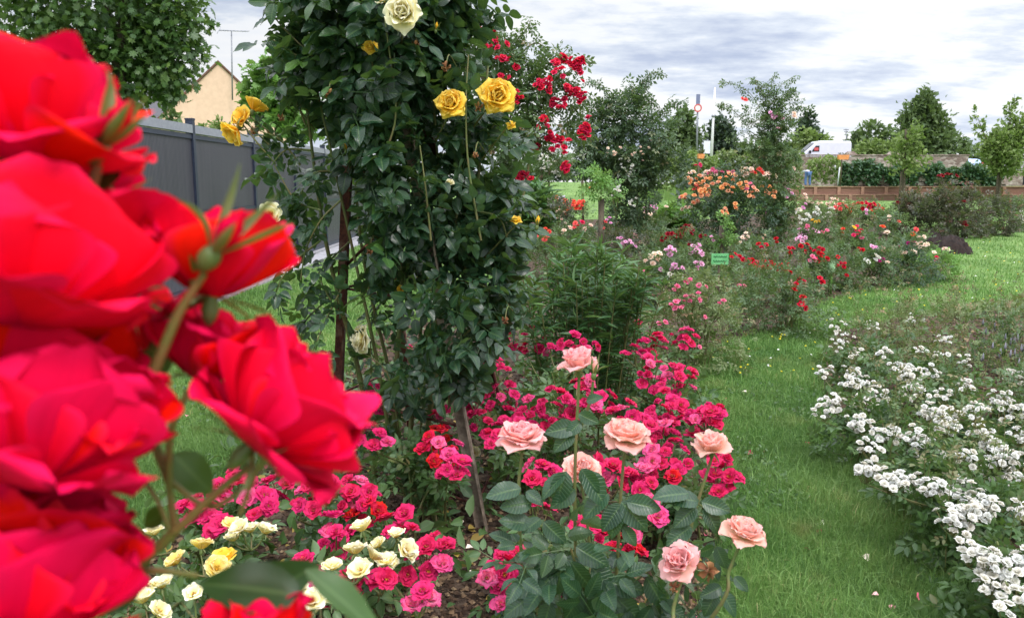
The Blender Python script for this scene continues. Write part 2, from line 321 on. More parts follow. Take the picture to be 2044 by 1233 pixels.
def flower_mb(kind, seed, res=None, layers=None, jit=1.0):
    rs = np.random.default_rng(seed); mb = MB(); nu, nv = res or RES[kind]; f = grid_faces(nu, nv); az0 = 0
    for (n, L, W, a, b, p, r0, cup, ruf, *roll) in (layers or LAY[kind]):
        az0 += rs.uniform(.4, .9)
        for i in range(n):
            V, inf = petal(nu, nv, L * rs.uniform(.9, 1.08), W * rs.uniform(.9, 1.1), a + rs.normal(0, 4) * jit, b + rs.normal(0, 10) * jit, p, r0, cup, ruf, rs, tip=rs.uniform(.3, .5) if kind == 'red' else rs.uniform(.1, .35), notch=rs.choice([0, 0, .08]), roll=(roll[0] * rs.uniform(.5, 1.3) if roll else 0))
            A = az0 + 2 * math.pi * (i + rs.normal(0, .10) * jit) / n; ca, sa = math.cos(A), math.sin(A)
            V = V @ np.array([[ca, sa, 0], [-sa, ca, 0], [0, 0, 1]]); inf[:, 2] = rs.random(); mb.add(V, [f], inf)
    return mb
def calyx_mesh(seed, sep=(100, 140), L=.32):
    rs = np.random.default_rng(seed); mb = MB(); 
    lathe(mb, (0, 0, 0), (0, 0, 1), [(.016, -.20), (.05, -.15), (.066, -.09), (.052, -.03), (.06, .0), (.03, .02)], 8)
    for i in range(5):
        V, inf = petal(3, 7, L * rs.uniform(.85, 1.15), .05, rs.normal(sep[0], 8), rs.normal(sep[1], 16), 1, .03, .6, .01, rs, tip=.05)
        w = 1 - .85 * inf[:, 1] ** 1.2; A = 2 * math.pi * (i + rs.normal(0, .08)) / 5; V[:, 1] *= w
        ca, sa = math.cos(A), math.sin(A); V = V @ np.array([[ca, sa, 0], [-sa, ca, 0], [0, 0, 1]]); inf[:, 0] *= .5; inf[:, 2] = rs.random(); mb.add(V, [grid_faces(3, 7)], inf)
    return mb.mesh('calyx', M['sepal'])
def stamen_mesh(seed):
    rs = np.random.default_rng(seed); mb = MB()
    lathe(mb, (0, 0, 0), (0, 0, 1), [(.05, .0), (.05, .06), (.01, .09)], 7)
    for i in range(22):
        a = rs.uniform(0, 6.28); t = rs.uniform(.2, .75); d = np.array([math.cos(a) * math.sin(t), math.sin(a) * math.sin(t), math.cos(t)])
        e = d * rs.uniform(.13, .19); tube(mb, [d * .03, e], .005, .004, 3, cap=False)
        lathe(mb, e, d, [(.004, -.008), (.013, 0), (.004, .014)], 4)
    return mb.mesh('stamens', M['stamen'])
CALYX = [calyx_mesh(i) for i in range(3)]; STAM = [stamen_mesh(i) for i in range(2)]
_fm = {}
def fmesh(kind, mat):
    k = (kind, mat)
    if k not in _fm: _fm[k] = [flower_mb(kind, 100 + i * 7 + len(kind)).mesh(kind + ' bloom', M[mat]) for i in range(3 if kind == 'far' else 8)]
    return random.choice(_fm[k])
def place(o, parent, pos, axis, size, spin=None):
    z = Vector(nrm(axis)); q = z.to_track_quat('Z', 'Y'); s = random.uniform(0, 6.28) if spin is None else spin
    Mx = Matrix.Translation(Vector(np.asarray(pos) - np.asarray(parent.location))) @ q.to_matrix().to_4x4() @ Matrix.Rotation(s, 4, 'Z') @ Matrix.Diagonal((size, size, size, 1))
    o.parent = parent; o.matrix_local = Mx
def put(parent, kind, mat, pos, axis, size, calyx=False, stam=False, name='flower', spin=None, mesh=None):
    o = bpy.data.objects.new(name, mesh or fmesh(kind, mat)); COL.objects.link(o); place(o, parent, pos, axis, size, spin)
    if calyx:
        c = bpy.data.objects.new('calyx', random.choice(CALYX)); COL.objects.link(c); c.parent = o
    if stam:
        c = bpy.data.objects.new('stamens', random.choice(STAM)); COL.objects.link(c); c.parent = o
    return o
def bud_meshes(seed, mat, open_=.3):
    rs = np.random.default_rng(seed); mb = MB(); f = grid_faces(7, 9)
    for i in range(4):
        V, inf = petal(7, 9, .62, .2, 24, -26, 1, .02, 1.5, .01, rs); A = i * 1.7; ca, sa = math.cos(A), math.sin(A)
        mb.add(V @ np.array([[ca, sa, 0], [-sa, ca, 0], [0, 0, 1]]), [f], np.stack([inf[:, 0], inf[:, 1] * .6, np.full(len(inf), rs.random())], 1))
    a = mb.mesh('bud petals', M[mat]); mb = MB()
    lathe(mb, (0, 0, 0), (0, 0, 1), [(.04, -.30), (.085, -.24), (.12, -.15), (.115, -.06), (.09, 0), (.05, .03)], 10)
    for i in range(5):
        V, inf = petal(5, 10, rs.uniform(.62, .95), .12, rs.uniform(22, 34), rs.uniform(-14, 30) if i != 1 else 85, 1.2, .07, 1.0, .008, rs, tip=.05); V[:, 1] *= 1 - .9 * inf[:, 1] ** .9
        A = i * 1.2566 + rs.normal(0, .1); ca, sa = math.cos(A), math.sin(A); inf[:, 0] *= .4; inf[:, 2] = rs.random()
        mb.add(V @ np.array([[ca, sa, 0], [-sa, ca, 0], [0, 0, 1]]), [grid_faces(5, 10)], inf)
    return a, mb.mesh('bud sepals', M['sepal'])
def put_bud(parent, meshes, pos, axis, size, spin=None):
    o = bpy.data.objects.new('bud', meshes[0]); COL.objects.link(o); place(o, parent, pos, axis, size, spin)
    c = bpy.data.objects.new('calyx', meshes[1]); COL.objects.link(c); c.parent = o; return o
# ------------------------------------------------------------------ things
def thing(name, label, cat, loc=(0, 0, 0), group=None):
    o = bpy.data.objects.new(name, None); COL.objects.link(o); o.location = tuple(loc); o.empty_display_size = .1
    o['label'] = label; o['category'] = cat
    if group: o['group'] = group
    return o
def tag(o, label, cat, group=None):
    o['label'] = label; o['category'] = cat
    if group: o['group'] = group
    return o
def kind(o, k): o['kind'] = k; return o
# ================================================================== sky, sun, camera
W = bpy.data.worlds.new('World'); SC.world = W; W.use_nodes = True
wt = W.node_tree; wt.nodes.clear()
class WT(NT):
    def __init__(s, tree): s.t = tree
w = WT(wt)
SUN_EL, SUN_AZ = math.radians(52), math.radians(150)      # azimuth clockwise from +Y: behind the viewer, to the right
sky = w.n('ShaderNodeTexSky', sky_type='NISHITA'); sky.sun_disc = False; sky.sun_elevation = SUN_EL; sky.sun_rotation = SUN_AZ; sky.dust_density = 2.0
gen = w.n('ShaderNodeTexCoord').outputs['Generated']; sep = w.n('ShaderNodeSeparateXYZ'); wt.links.new(gen, sep.inputs[0])
dx, dy, dz = sep.outputs
zc = w.math('ADD', w.math('MAXIMUM', dz, 0.0), .16)
cv = w.n('ShaderNodeCombineXYZ'); w.set(cv.inputs[0], w.math('DIVIDE', dx, zc)); w.set(cv.inputs[1], w.math('DIVIDE', dy, zc))
def layer(scale, stretch, rot, detail, off):
    mp = w.n('ShaderNodeMapping', {'Vector': cv.outputs[0], 'Scale': stretch, 'Rotation': (0, 0, rot), 'Location': off}); return w.noise(scale, detail, mp.outputs[0], .6)
n1 = layer(1.35, (.62, 1, 1), .10, 8, (3.1, 1.7, 0)); n2 = layer(4.2, (.75, 1, 1), -.12, 6, (9.4, 2.2, 0)); n3 = layer(.42, (.6, 1, 1), .2, 3, (1.0, 5.5, 0))
s1 = w.math('ADD', w.math('MULTIPLY', n1, .62), w.math('ADD', w.math('MULTIPLY', n2, .22), w.math('MULTIPLY', n3, .30)))
cl = w.ramp(w.rng(s1, .395, .655, smooth=False), [(0, C(168, 178, 208)), (.28, C(192, 203, 226)), (.48, C(218, 227, 241)), (.62, C(242, 246, 252)), (1, C(255, 255, 255))])
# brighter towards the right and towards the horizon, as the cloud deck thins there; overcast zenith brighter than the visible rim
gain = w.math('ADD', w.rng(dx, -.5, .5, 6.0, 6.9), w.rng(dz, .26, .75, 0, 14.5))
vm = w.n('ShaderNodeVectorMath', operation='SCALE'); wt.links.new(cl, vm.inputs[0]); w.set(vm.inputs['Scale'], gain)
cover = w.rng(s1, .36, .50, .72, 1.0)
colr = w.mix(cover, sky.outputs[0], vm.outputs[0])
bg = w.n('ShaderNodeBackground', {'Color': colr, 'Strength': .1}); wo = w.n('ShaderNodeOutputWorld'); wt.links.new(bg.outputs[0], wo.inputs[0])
sl = bpy.data.lights.new('sun', 'SUN'); sl.energy = 1.3; sl.angle = math.radians(14); sl.color = (1, .95, .88)
so = bpy.data.objects.new('sun', sl); COL.objects.link(so)
sd = Vector((math.sin(SUN_AZ) * math.cos(SUN_EL), math.cos(SUN_AZ) * math.cos(SUN_EL), math.sin(SUN_EL)))
so.rotation_euler = sd.to_track_quat('Z', 'Y').to_euler(); so.location = (8, -10, 20)
cd = bpy.data.cameras.new('camera'); co = bpy.data.objects.new('camera', cd); COL.objects.link(co); SC.camera = co
co.location = (0, 0, H); co.rotation_euler = (math.pi / 2 - PITCH, 0, 0); cd.sensor_width = 36; cd.lens = 36 * F / 2044; cd.clip_start = .05; cd.clip_end = 2000
cd.dof.use_dof = True; cd.dof.focus_distance = 3.6; cd.dof.aperture_fstop = 8.8
SC.view_settings.view_transform = 'Standard'; SC.view_settings.look = 'None'; SC.view_settings.exposure = .7; SC.view_settings.gamma = 1
SC.render.engine = 'CYCLES'; SC.cycles.max_bounces = 6; SC.cycles.diffuse_bounces = 3; SC.cycles.glossy_bounces = 2; SC.cycles.transmission_bounces = 3; SC.cycles.caustics_reflective = False; SC.cycles.caustics_refractive = False
SC.cycles.use_denoising = True
# ================================================================== ground
def sst(t): t = np.clip(t, 0, 1); return t * t * (3 - 2 * t)
def ground_z(x, y): return 1.45 * sst((np.asarray(y) - 30) / 32) * sst((10.5 - np.asarray(x)) / 5)
gx = np.concatenate([np.linspace(-160, -30, 14), np.linspace(-28, 40, 69), np.linspace(45, 180, 14)]); gy = np.concatenate([np.linspace(-12, 100, 113), np.linspace(110, 500, 20)])
X, Y = np.meshgrid(gx, gy); mb = MB(); mb.add(np.stack([X, Y, ground_z(X, Y)], -1).reshape(-1, 3), [grid_faces(len(gx), len(gy))])
t = NT('lawn ground'); ps = t.pos(); na = t.noise(.8, 4, ps); nb = t.noise(9, 4, ps, .7)
col = t.mix(t.rng(na, .35, .68), C(78, 108, 54), C(108, 136, 76)); col = t.mix(t.rng(nb, .42, .72, 0, .45), col, C(134, 146, 84)); col = t.mix(t.rng(nb, .28, .40, .5, 0), col, C(76, 84, 50))
M['lawn'] = t.end(t.bsdf(col, .9, .15, normal=t.bump(nb, .6, .02)))
kind(mb.build('ground', M['lawn']), 'structure')
LEFT = [(1470, 1500), (1440, 1233), (1452, 1120), (1436, 1000), (1448, 950), (1436, 880), (1385, 745), (1450, 690), (1560, 662), (1640, 612), (1700, 590), (1885, 560), (1900, 525), (1880, 480), (1760, 430), (1600, 425), (1300, 432), (1130, 440), (1040, 480), (1010, 590), (900, 640), (760, 650), (690, 740), (610, 900), (480, 940), (300, 1080), (200, 1233), (100, 1500)]
RIGHT = [(2020, 1500), (1965, 1233), (1888, 1090), (1800, 990), (1712, 910), (1640, 800), (1626, 740), (1650, 668), (1790, 634), (2044, 606), (2420, 590), (2700, 800), (3000, 1500)]
def poly(pp): return np.array([G(*q)[:2] for q in pp])
def inside(pt, pg):
    x, y = pt[:, 0], pt[:, 1]; r = np.zeros(len(x), bool); n = len(pg)
    for i in range(n):
        (x1, y1), (x2, y2) = pg[i], pg[(i + 1) % n]
        c = (y1 > y) != (y2 > y); xx = (x2 - x1) * (y - y1) / np.where(y2 == y1, 1e-9, y2 - y1) + x1; r ^= c & (x < xx)
    return r
LP, RP = poly(LEFT), poly(RIGHT)
t = NT('garden soil'); ps = t.pos(); na = t.noise(14, 6, ps, .7); nb = t.noise(90, 3, ps)
col = t.mix(t.rng(na, .35, .66), C(46, 36, 32), C(96, 80, 68)); col = t.mix(t.rng(nb, .6, .72, 0, .5), col, C(130, 114, 96))
M['soil'] = t.end(t.bsdf(col, .95, .1, normal=t.bump(na, .9, .03)))
import bmesh
def bed(pg, name, z=.006):
    bm = bmesh.new(); vs = [bm.verts.new((x, y, z)) for x, y in pg]; bm.faces.new(vs); bmesh.ops.triangulate(bm, faces=bm.faces[:])
    bmesh.ops.recalc_face_normals(bm, faces=bm.faces[:])
    me = bpy.data.meshes.new(name); bm.to_mesh(me); bm.free(); me.materials.append(M['soil']); o = bpy.data.objects.new(name, me); COL.objects.link(o); return kind(o, 'structure')
bed(LP, 'flower_bed'); bed(RP, 'flower_bed')
# mulch crumbs and fallen leaves on the beds
def screen_pts(n, x0, x1, y0, y1):
    px = rng.uniform(x0, x1, n); py = rng.uniform(y0, y1, n); a = (px - CX) / F; b = -(py - CY) / F
    d = np.stack([a, CP + b * SP, -SP + b * CP], 1); s = -H / d[:, 2]; return CAM + d * s[:, None]
pt = np.concatenate([screen_pts(42000, -200, 2300, 560, 1480), screen_pts(9000, 2200, 3000, 590, 1500)]); pt = pt[inside(pt[:, :2], LP) | inside(pt[:, :2], RP)]
mb = MB(); Tc = (np.array([[-.5, -.35, 0], [.5, -.3, .1], [.45, .4, 0], [-.4, .35, .15], [0, 0, .5]]), [np.array([[0, 1, 4], [1, 2, 4], [2, 3, 4], [3, 0, 4]])], np.tile([0, 0, .5], (5, 1)))
a = rng.uniform(0, 6.28, len(pt)); R = frames(np.stack([np.cos(a), np.sin(a), rng.normal(0, .2, len(a))], 1), UP + rng.normal(0, .3, (len(a), 3)))
inst(mb, Tc, pt + UP * .008, R, rng.uniform(.006, .022, len(pt)) * (1 + pt[:, 1] * .08), rng.random(len(pt)))
t = NT('mulch'); u, v, wq = t.info(); M['mulch'] = t.end(t.bsdf(t.ramp(wq, [(0, C(44, 34, 30)), (.5, C(84, 66, 54)), (.85, C(128, 104, 82)), (1, C(150, 130, 104))]), .9, .1))
kind(mb.build('mulch', M['mulch'], smooth=False), 'stuff')
pt = screen_pts(2600, -200, 2300, 640, 1480); pt = pt[inside(pt[:, :2], LP)][:420]
mb = MB(); a = rng.uniform(0, 6.28, len(pt)); R = frames(np.stack([np.cos(a), np.sin(a), rng.normal(0, .3, len(a))], 1), UP + rng.normal(0, .5, (len(a), 3)))
inst(mb, L_MID, pt + UP * .022, R, rng.uniform(.03, .055, len(pt)), rng.random(len(pt)))
M['fallen'] = leafmat('fallen leaf', C(120, 92, 44), C(196, 168, 84), C(190, 170, 110), rough=.7)
kind(mb.build('fallen_leaves', M['fallen']), 'stuff')
# grass blades
def lawn_pts(n, x0, x1, y0, y1):
    p = screen_pts(n, x0, x1, y0, y1); j = rng.normal(0, .02, (len(p), 2)); q = p[:, :2]
    return p[~(inside(q + j, LP) | inside(q + j, RP))]
pt = np.concatenate([lawn_pts(150000, -150, 2300, 395, 640), lawn_pts(520000, 1330, 2040, 600, 1420), lawn_pts(230000, 150, 1000, 560, 1420), lawn_pts(90000, -500, 2700, 1400, 2300)])
ed_ = []
for pg in (LP, RP):
    for i in range(len(pg)):
        a_, b_ = pg[i], pg[(i + 1) % len(pg)]; L_ = np.linalg.norm(b_ - a_); k_ = int(min(L_, 4) * 420 / (1 + .12 * (a_[1] + b_[1]))); q_ = a_ + (b_ - a_) * rng.random((k_, 1)) + rng.normal(0, .05, (k_, 2)); ed_.append(np.concatenate([q_, np.zeros((k_, 1))], 1))
ed_ = np.concatenate(ed_); ed_ = ed_[(ed_[:, 1] > 2) & (ed_[:, 1] < 30)]; cl_ = rng.choice(len(pt), 150, False); cl_ = pt[cl_][pt[cl_][:, 1] < 9]; cl_ = np.repeat(cl_, 22, 0) + rng.normal(0, .035, (len(cl_) * 22, 3)) * np.array([1, 1, 0])
pt = pt[(pt[:, 0] > -3.42) & (pt[:, 1] < 60)]; n_long = len(ed_) + len(cl_); pt = np.concatenate([pt, ed_, cl_])
n = len(pt); d = pt[:, 1]; n2_ = np.sin(pt[:, 0] * 1.7 + 2.0 * np.sin(pt[:, 1] * 1.1)) * np.sin(pt[:, 1] * 1.9 + 1.5 * np.sin(pt[:, 0] * 2.3)); nz = np.sin(pt[:, 0] * 5.1 + 1) * np.sin(pt[:, 1] * 4.3) + .6 * np.sin(pt[:, 0] * 11 + pt[:, 1] * 9)
hgt = (.036 + .010 * nz + .012 * n2_ + rng.gamma(2, .009, n)) * np.where(rng.random(n) < .03, 1.8, 1); hgt = np.clip(hgt, .02, .16); hgt[-n_long:] = rng.uniform(.045, .115, n_long); wd = np.maximum(.0026, d * .00085) * rng.uniform(.7, 1.3, n)
a = rng.uniform(0, 6.28, n); la = rng.uniform(0, 6.28, n); lean = rng.beta(1.4, 2, n) * 1.5
B = np.stack([np.cos(a), np.sin(a), 0 * a], 1) * (wd / 2)[:, None]; Ld = np.stack([np.cos(la), np.sin(la), 0 * la], 1)
base = pt.copy(); base[:, 2] = ground_z(pt[:, 0], pt[:, 1]) - .004
mid = base + UP * (hgt * .6)[:, None] + Ld * (hgt * lean * .25)[:, None]; tip = base + UP * (hgt * (1 - .3 * lean))[:, None] + Ld * (hgt * lean * .85)[:, None]
V = np.stack([base - B, base + B, mid + B * .8, mid - B * .8, tip], 1).reshape(-1, 3); o5 = np.arange(n)[:, None] * 5
inf = np.zeros((n, 5, 3)); inf[:, :, 2] = np.clip(rng.beta(2, 3, n) + .10 * nz - .16 * n2_, 0, 1)[:, None]; inf[:, :, 1] = [0, 0, .6, .6, 1]
mb = MB(); mb.add(V, [o5 + np.array([[0, 1, 2, 3]]), o5 + np.array([[3, 2, 4]])], inf)
t = NT('grass blade'); u, v, wq = t.info(); col = t.ramp(wq, [(0, C(72, 112, 54)), (.45, C(108, 148, 72)), (.85, C(142, 168, 98)), (1, C(188, 178, 126))])
col = t.mix(t.rng(t.noise(.9, 3, t.pos()), .4, .7, 0, .35), col, C(122, 146, 84)); col = t.mix(t.rng(t.noise(2.4, 4, t.pos(), .6), .58, .74, 0, .5), col, C(156, 146, 96))
b1 = t.bsdf(col, .5, .35); b2 = t.n('ShaderNodeBsdfTranslucent', {'Color': col}).outputs[0]; M['grass'] = t.end(t.mixsh(.35, b1, b2))
kind(mb.build('grass', M['grass']), 'stuff')
# clover and small weeds in the lawn, little yellow and white flowers
pt = np.concatenate([lawn_pts(15000, 1400, 2000, 640, 1400), lawn_pts(4000, 300, 800, 600, 1300)]); nz = np.sin(pt[:, 0] * 3.1 + 2) * np.sin(pt[:, 1] * 2.7 + 1); pt = pt[nz > .15]
mb = MB(); a = rng.uniform(0, 6.28, len(pt)); leaves(mb, pt + UP * rng.uniform(.02, .05, (len(pt), 1)), np.stack([np.cos(a), np.sin(a), .2 + 0 * a], 1), .030, L_SIMPLE, up=.2, flat=1.2)
kind(mb.build('clover', M['leaf_low']), 'stuff')
pt = lawn_pts(2600, 1420, 2300, 470, 760)[:150]; pt = np.concatenate([pt, lawn_pts(300, 1300, 2000, 640, 900)[:6]]); pt = pt[pt[:, 1] > 5.5]; mb = MB()
for p in pt:
    lathe(mb, p + UP * (.05 + .02 * random.random()), (random.gauss(0, .3), random.gauss(0, .3), 1), [(.004, 0), (.005 + .0008 * p[1], .004), (.003, .008)], 6, random.random())
t = NT('lawn flower'); u, v, wq = t.info(); M['lawnfl'] = t.end(t.bsdf(t.ramp(wq, [(0, C(240, 214, 40)), (.75, C(244, 226, 70)), (.8, C(236, 236, 226)), (1, C(240, 240, 236))]), .7, .2))
kind(mb.build('lawn_flowers', M['lawnfl']), 'stuff')
fp = screen_pts(900, 300, 2000, 760, 1400)[:150]; mb = MB(); a = rng.uniform(0, 6.28, len(fp)); leaves(mb, fp + UP * .035, np.stack([np.cos(a), np.sin(a), 0 * a], 1), .03, leaflet(3, 4, w=1.0, fold=.3), up=.1, flat=1.6)
t = NT('fallen petal'); u, v, wq = t.info(); M['fpetal'] = t.end(t.bsdf(t.ramp(wq, [(0, C(196, 40, 90)), (.5, C(222, 110, 140)), (.62, C(238, 214, 200)), (1, C(240, 236, 220))]), .7, .2)); kind(mb.build('fallen_petals', M['fpetal']), 'stuff')
# ================================================================== grey panel fence on the left
FX = -3.95; M['panel'] = None
t = NT('grey corrugated sheet'); ps = t.pos(); sx = t.n('ShaderNodeSeparateXYZ'); t.set(sx.inputs[0], ps)
wv = t.math('SINE', t.math('MULTIPLY', sx.outputs[1], 180.0)); mpf = t.n('ShaderNodeMapping', {'Vector': ps, 'Scale': (1, 7, .35)}); nz = t.noise(1.5, 5, mpf.outputs[0], .65)
M['panel'] = t.end(t.bsdf(t.mix(t.rng(nz, .3, .7), C(58, 57, 66), C(70, 68, 78)), .45, .4, normal=t.bump(wv, .35, .004)))
M['rail'] = plain('dark fence frame', C(38, 44, 62), C(48, 54, 72), 30, rough=.4); M['cap'] = plain('light fence cap', C(132, 134, 146), C(146, 148, 158), 20, rough=.4)
M['conc'] = plain('pale concrete', C(172, 170, 176), C(146, 144, 148), 12, rough=.9, bump=.3)
fe = thing('panel_fence', 'grey corrugated panel fence with dark posts running back along the left lawn', 'fence', (FX, 10, 0))
ys = [3.1 + 2.33 * i for i in range(13)]
for i in range(12):
    y0, y1 = ys[i], ys[i + 1]; ym = (y0 + y1) / 2; L = y1 - y0 - .08; top = 2.10 - .006 * i
    for a, b in ((.13, 1.0), (1.06, 1.93)):
        m = MB(); box(m, (FX, ym, (a + b) / 2), (.03, L, b - a)); m.build('panel', M['panel'], fe, False)
    for z in (.10, 1.03, 1.96):
        m = MB(); box(m, (FX + .004, ym, z), (.055, L, .055)); m.build('rail', M['rail'], fe, False)
    m = MB(); box(m, (FX, ym, 2.05), (.09, L, .10)); m.build('cap', M['cap'], fe, False)
for y in ys:
    m = MB(); box(m, (FX, y, 1.08), (.09, .075, 2.16)); box(m, (FX, y, 2.17), (.10, .085, .02)); m.build('post', M['rail'], fe, False)
m = MB(); box(m, (FX, 17, .03), (.16, 28.0, .07)); m.build('plinth', M['conc'], fe, False)
m = MB(); box(m, (FX + .29, 17, .012), (.36, 28.2, .03)); kind(m.build('paving_strip', M['conc'], None, False), 'structure')
# ================================================================== far buildings on the left
M['render'] = plain('peach render', C(222, 190, 166), C(214, 182, 158), 3, rough=.9, bump=.02); M['tile'] = plain('brown roof tile', C(120, 84, 66), C(92, 66, 56), 12, rough=.8, bump=.4); M['slate'] = plain('grey slate', C(92, 90, 96), C(76, 74, 80), 10, rough=.7)
M['wallw'] = plain('white render', C(216, 210, 204), C(204, 198, 194), 5, rough=.9); M['glass'] = plain('dark window glass', C(40, 44, 52), None, 5, rough=.1, spec=.7); M['zinc'] = plain('galvanised metal', C(140, 142, 150), C(120, 122, 130), 9, rough=.45, metal=.3)
def gable_house(name, label, c, wid, dep, eave, ridge, wm, rm, rz=0.0, zb=0.0):
    """gable end faces the viewer"""
    h = thing(name, label, 'house', (c[0], c[1], zb)); x, y = c; cr, sr = math.cos(rz), math.sin(rz)
    def tr(V): V = np.asarray(V, float); return np.stack([x + V[:, 0] * cr - V[:, 1] * sr, y + V[:, 0] * sr + V[:, 1] * cr, zb + V[:, 2]], 1)
    a = wid / 2; m = MB()
    m.add(tr([(-a, 0, 0), (a, 0, 0), (a, 0, eave), (0, 0, ridge), (-a, 0, eave), (-a, dep, 0), (a, dep, 0), (a, dep, eave), (0, dep, ridge), (-a, dep, eave)]), [np.array([[1, 6, 7, 2], [5, 0, 4, 9]]), np.array([[0, 1, 2, 3, 4], [6, 5, 9, 8, 7]])]); m.build('wall', wm, h, False)
    m = MB(); o = .12; k = (ridge - eave) / a; e = .25
    for s in (-1, 1):
        V = [(s * (a + e), -o, eave - k * e + .04), (0, -o, ridge + .04), (0, dep + o, ridge + .04), (s * (a + e), dep + o, eave - k * e + .04)]; V = V + [(q[0], q[1], q[2] + .16) for q in V]
        m.add(tr(V), [np.array([[0, 3, 2, 1], [4, 5, 6, 7], [0, 1, 5, 4], [1, 2, 6, 5], [2, 3, 7, 6], [3, 0, 4, 7]])])
    m.build('roof', rm, h, False); return h, tr
c = P(441, 232, 55); ap = P(441, 127, 55)
h, tr = gable_house('gable_house', 'peach rendered house showing a blank gable end above the grey fence', (c[0], 55), 9.6, 10, ap[2] - 4.7, ap[2], M['render'], M['tile'], rz=.37)
an = thing('tv_antenna', 'tall thin television antenna mast beside the peach gable', 'antenna', tuple(P(464, 200, 54.6)), None)
m = MB(); q0, q1 = P(464, 200, 54.6), P(462, 62, 54.6); tube(m, [q0, q1], .05, .04, 6); m.build('mast', M['zinc'], an)
m = MB(); e0, e1 = P(437, 61, 54.6), P(494, 63, 54.6); tube(m, [e0, e1], .035, .035, 5)
for f_ in np.linspace(0, 1, 9): q = e0 + (e1 - e0) * f_; s = .5 if f_ < .05 else .16; tube(m, [q - UP * s * .5 - np.array([0, .35, 0]), q + UP * s * .5 + np.array([0, .35, 0])], .025, .025, 4)
m.build('antenna_boom', M['zinc'], an)
c = P(350, 225, 75); h, tr = gable_house('slate_roof_house', 'pale house with a grey slate roof half hidden behind the plane tree', (c[0] + 1.5, 75), 6.5, 9, 7.0, 10.4, M['wallw'], M['slate'], rz=1.2)
# ================================================================== trees
def tree(name, label, base, trunk, blobs, leafmat_, lsize, T=L_DIAM, limbs=5, group=None, r0=.15, clump=9, spread=.22, up=.4, cat='tree', woodmat='wood'):
    """base point, trunk polyline, blobs [(centre, radii, n)]"""
    o = thing(name, label, cat, base, group); m = MB(); tp = spline(trunk, 4); tube(m, tp, r0, r0 * .45, 7)
    for c, r, n in blobs[:limbs * 3]:
        q = tp[int(len(tp) * random.uniform(.45, .95))]; tube(m, spline([q, (q + np.array(c)) / 2 + rng.normal(0, .08, 3) * np.max(r), np.array(c) + UP * r[2] * .3], 3), r0 * .4, r0 * .1, 4, cap=False)
    m.build('trunk', M[woodmat], o); m = MB()
    for c, r, n in blobs:
        p, d = cloud(c, r, n, clump, spread=spread); leaves(m, p, d, lsize, T, up=up, jit=.6)
    m.build('crown', M[leafmat_], o); return o
def blobs_px(lst, Y, dep=.7):
    """[(px, py, rx, ry, n)] ellipses seen at distance Y -> solid blobs"""
    return [(P(x, y, Y + rng.normal(0, .15) * rx * Y / F), (rx * Y / F, rx * Y / F * dep, ry * Y / F), n) for x, y, rx, ry, n in lst]
# clipped plane tree behind the fence
bl = blobs_px([(200, 20, 150, 110, 1800), (80, -10, 120, 110, 900), (320, 20, 80, 90, 1100), (250, 110, 110, 70, 1000), (330, 100, 70, 70, 800), (130, 120, 90, 60, 400), (270, 175, 70, 42, 300), (340, 165, 50, 40, 200), (160, -120, 200, 120, 700), (395, 60, 22, 50, 60), (40, 60, 60, 60, 200)], 17, .8)
b0 = P(240, 220, 17); b0[2] = 0
tree('plane_tree', 'big plane tree with large lobed leaves behind the fence at top left', b0, [b0, P(238, 150, 17), P(243, 90, 17), P(250, -40, 17)], bl, 'leaf_plane', .16, L_LOBE, limbs=3, r0=.17, clump=7, spread=.25, up=-.1)
bl = blobs_px([(530, 170, 34, 40, 420), (512, 210, 26, 30, 240), (560, 200, 40, 40, 300), (545, 140, 24, 22, 160), (600, 220, 40, 50, 240), (575, 250, 50, 30, 200)], 21)
b0 = P(550, 240, 21); b0[2] = 0; tree('maple_tree', 'light green maple showing between the peach gable and the yellow climber', b0, [b0, P(552, 200, 21), P(548, 150, 21)], bl, 'leaf_fresh', .22, L_LOBE, r0=.1, up=0)
bl = blobs_px([(432, 252, 22, 14, 130), (452, 260, 16, 12, 70), (404, 262, 18, 12, 60)], 19); b0 = P(435, 262, 19); b0[2] = 0
tree('laurel_shrub', 'small shrub topping the grey fence below the peach gable', b0, [b0, P(434, 262, 19)], bl, 'leaf_farlight', .12, L_SIMPLE, r0=.06, cat='shrub')
bl = blobs_px([(338, 226, 14, 18, 90), (352, 240, 14, 14, 60)], 30); b0 = P(340, 240, 30); b0[2] = 0
tree('garden_shrub', 'dark shrub between the plane tree and the peach house wall', b0, [b0, P(340, 230, 30)], bl, 'leaf_far', .2, L_SIMPLE, r0=.06, cat='shrub')
# ================================================================== far right: timber terrace, wall, road, vehicles
YT = 64.0
def gx_at(px, Y): return (px - CX) / F * Y / (CP) * CP * 1.0
M['timberl'] = plain('lighter sleeper timber', C(162, 126, 106), C(138, 106, 90), 3, rough=.8, bump=.3)
M['timber'] = plain('brown sleeper timber', C(140, 106, 90), C(112, 82, 70), 3, rough=.8, bump=.3, stretch=(.3, 1, 6))
x0, x1 = (1570 - CX) / F * YT, 50.0
tw = thing('timber_retaining_wall', 'low brown timber sleeper wall in two tiers holding the raised back lawn', 'retaining wall', ((x0 + x1) / 2, YT, 0)); LW = x1 - x0; xm = (x0 + x1) / 2
for name, y, z0, z1 in (('lower_boards', YT, -.05, .44), ('upper_boards', YT + .45, .44, 1.06)):
    m = MB(); hh = (z1 - z0) / 2
    for k in range(2): box(m, (xm, y, z0 + hh * (k + .5)), (LW, .08, hh - .012), tint=.3 + .3 * k)
    m.build(name, M['timber'], tw, False)
m = MB(); box(m, (xm, YT + .2, .475), (LW, .58, .07)); m.build('ledge', M['timberl'], tw, False)
m = MB(); box(m, (xm, YT + .42, 1.09), (LW, .22, .06)); m.build('coping', M['timberl'], tw, False)
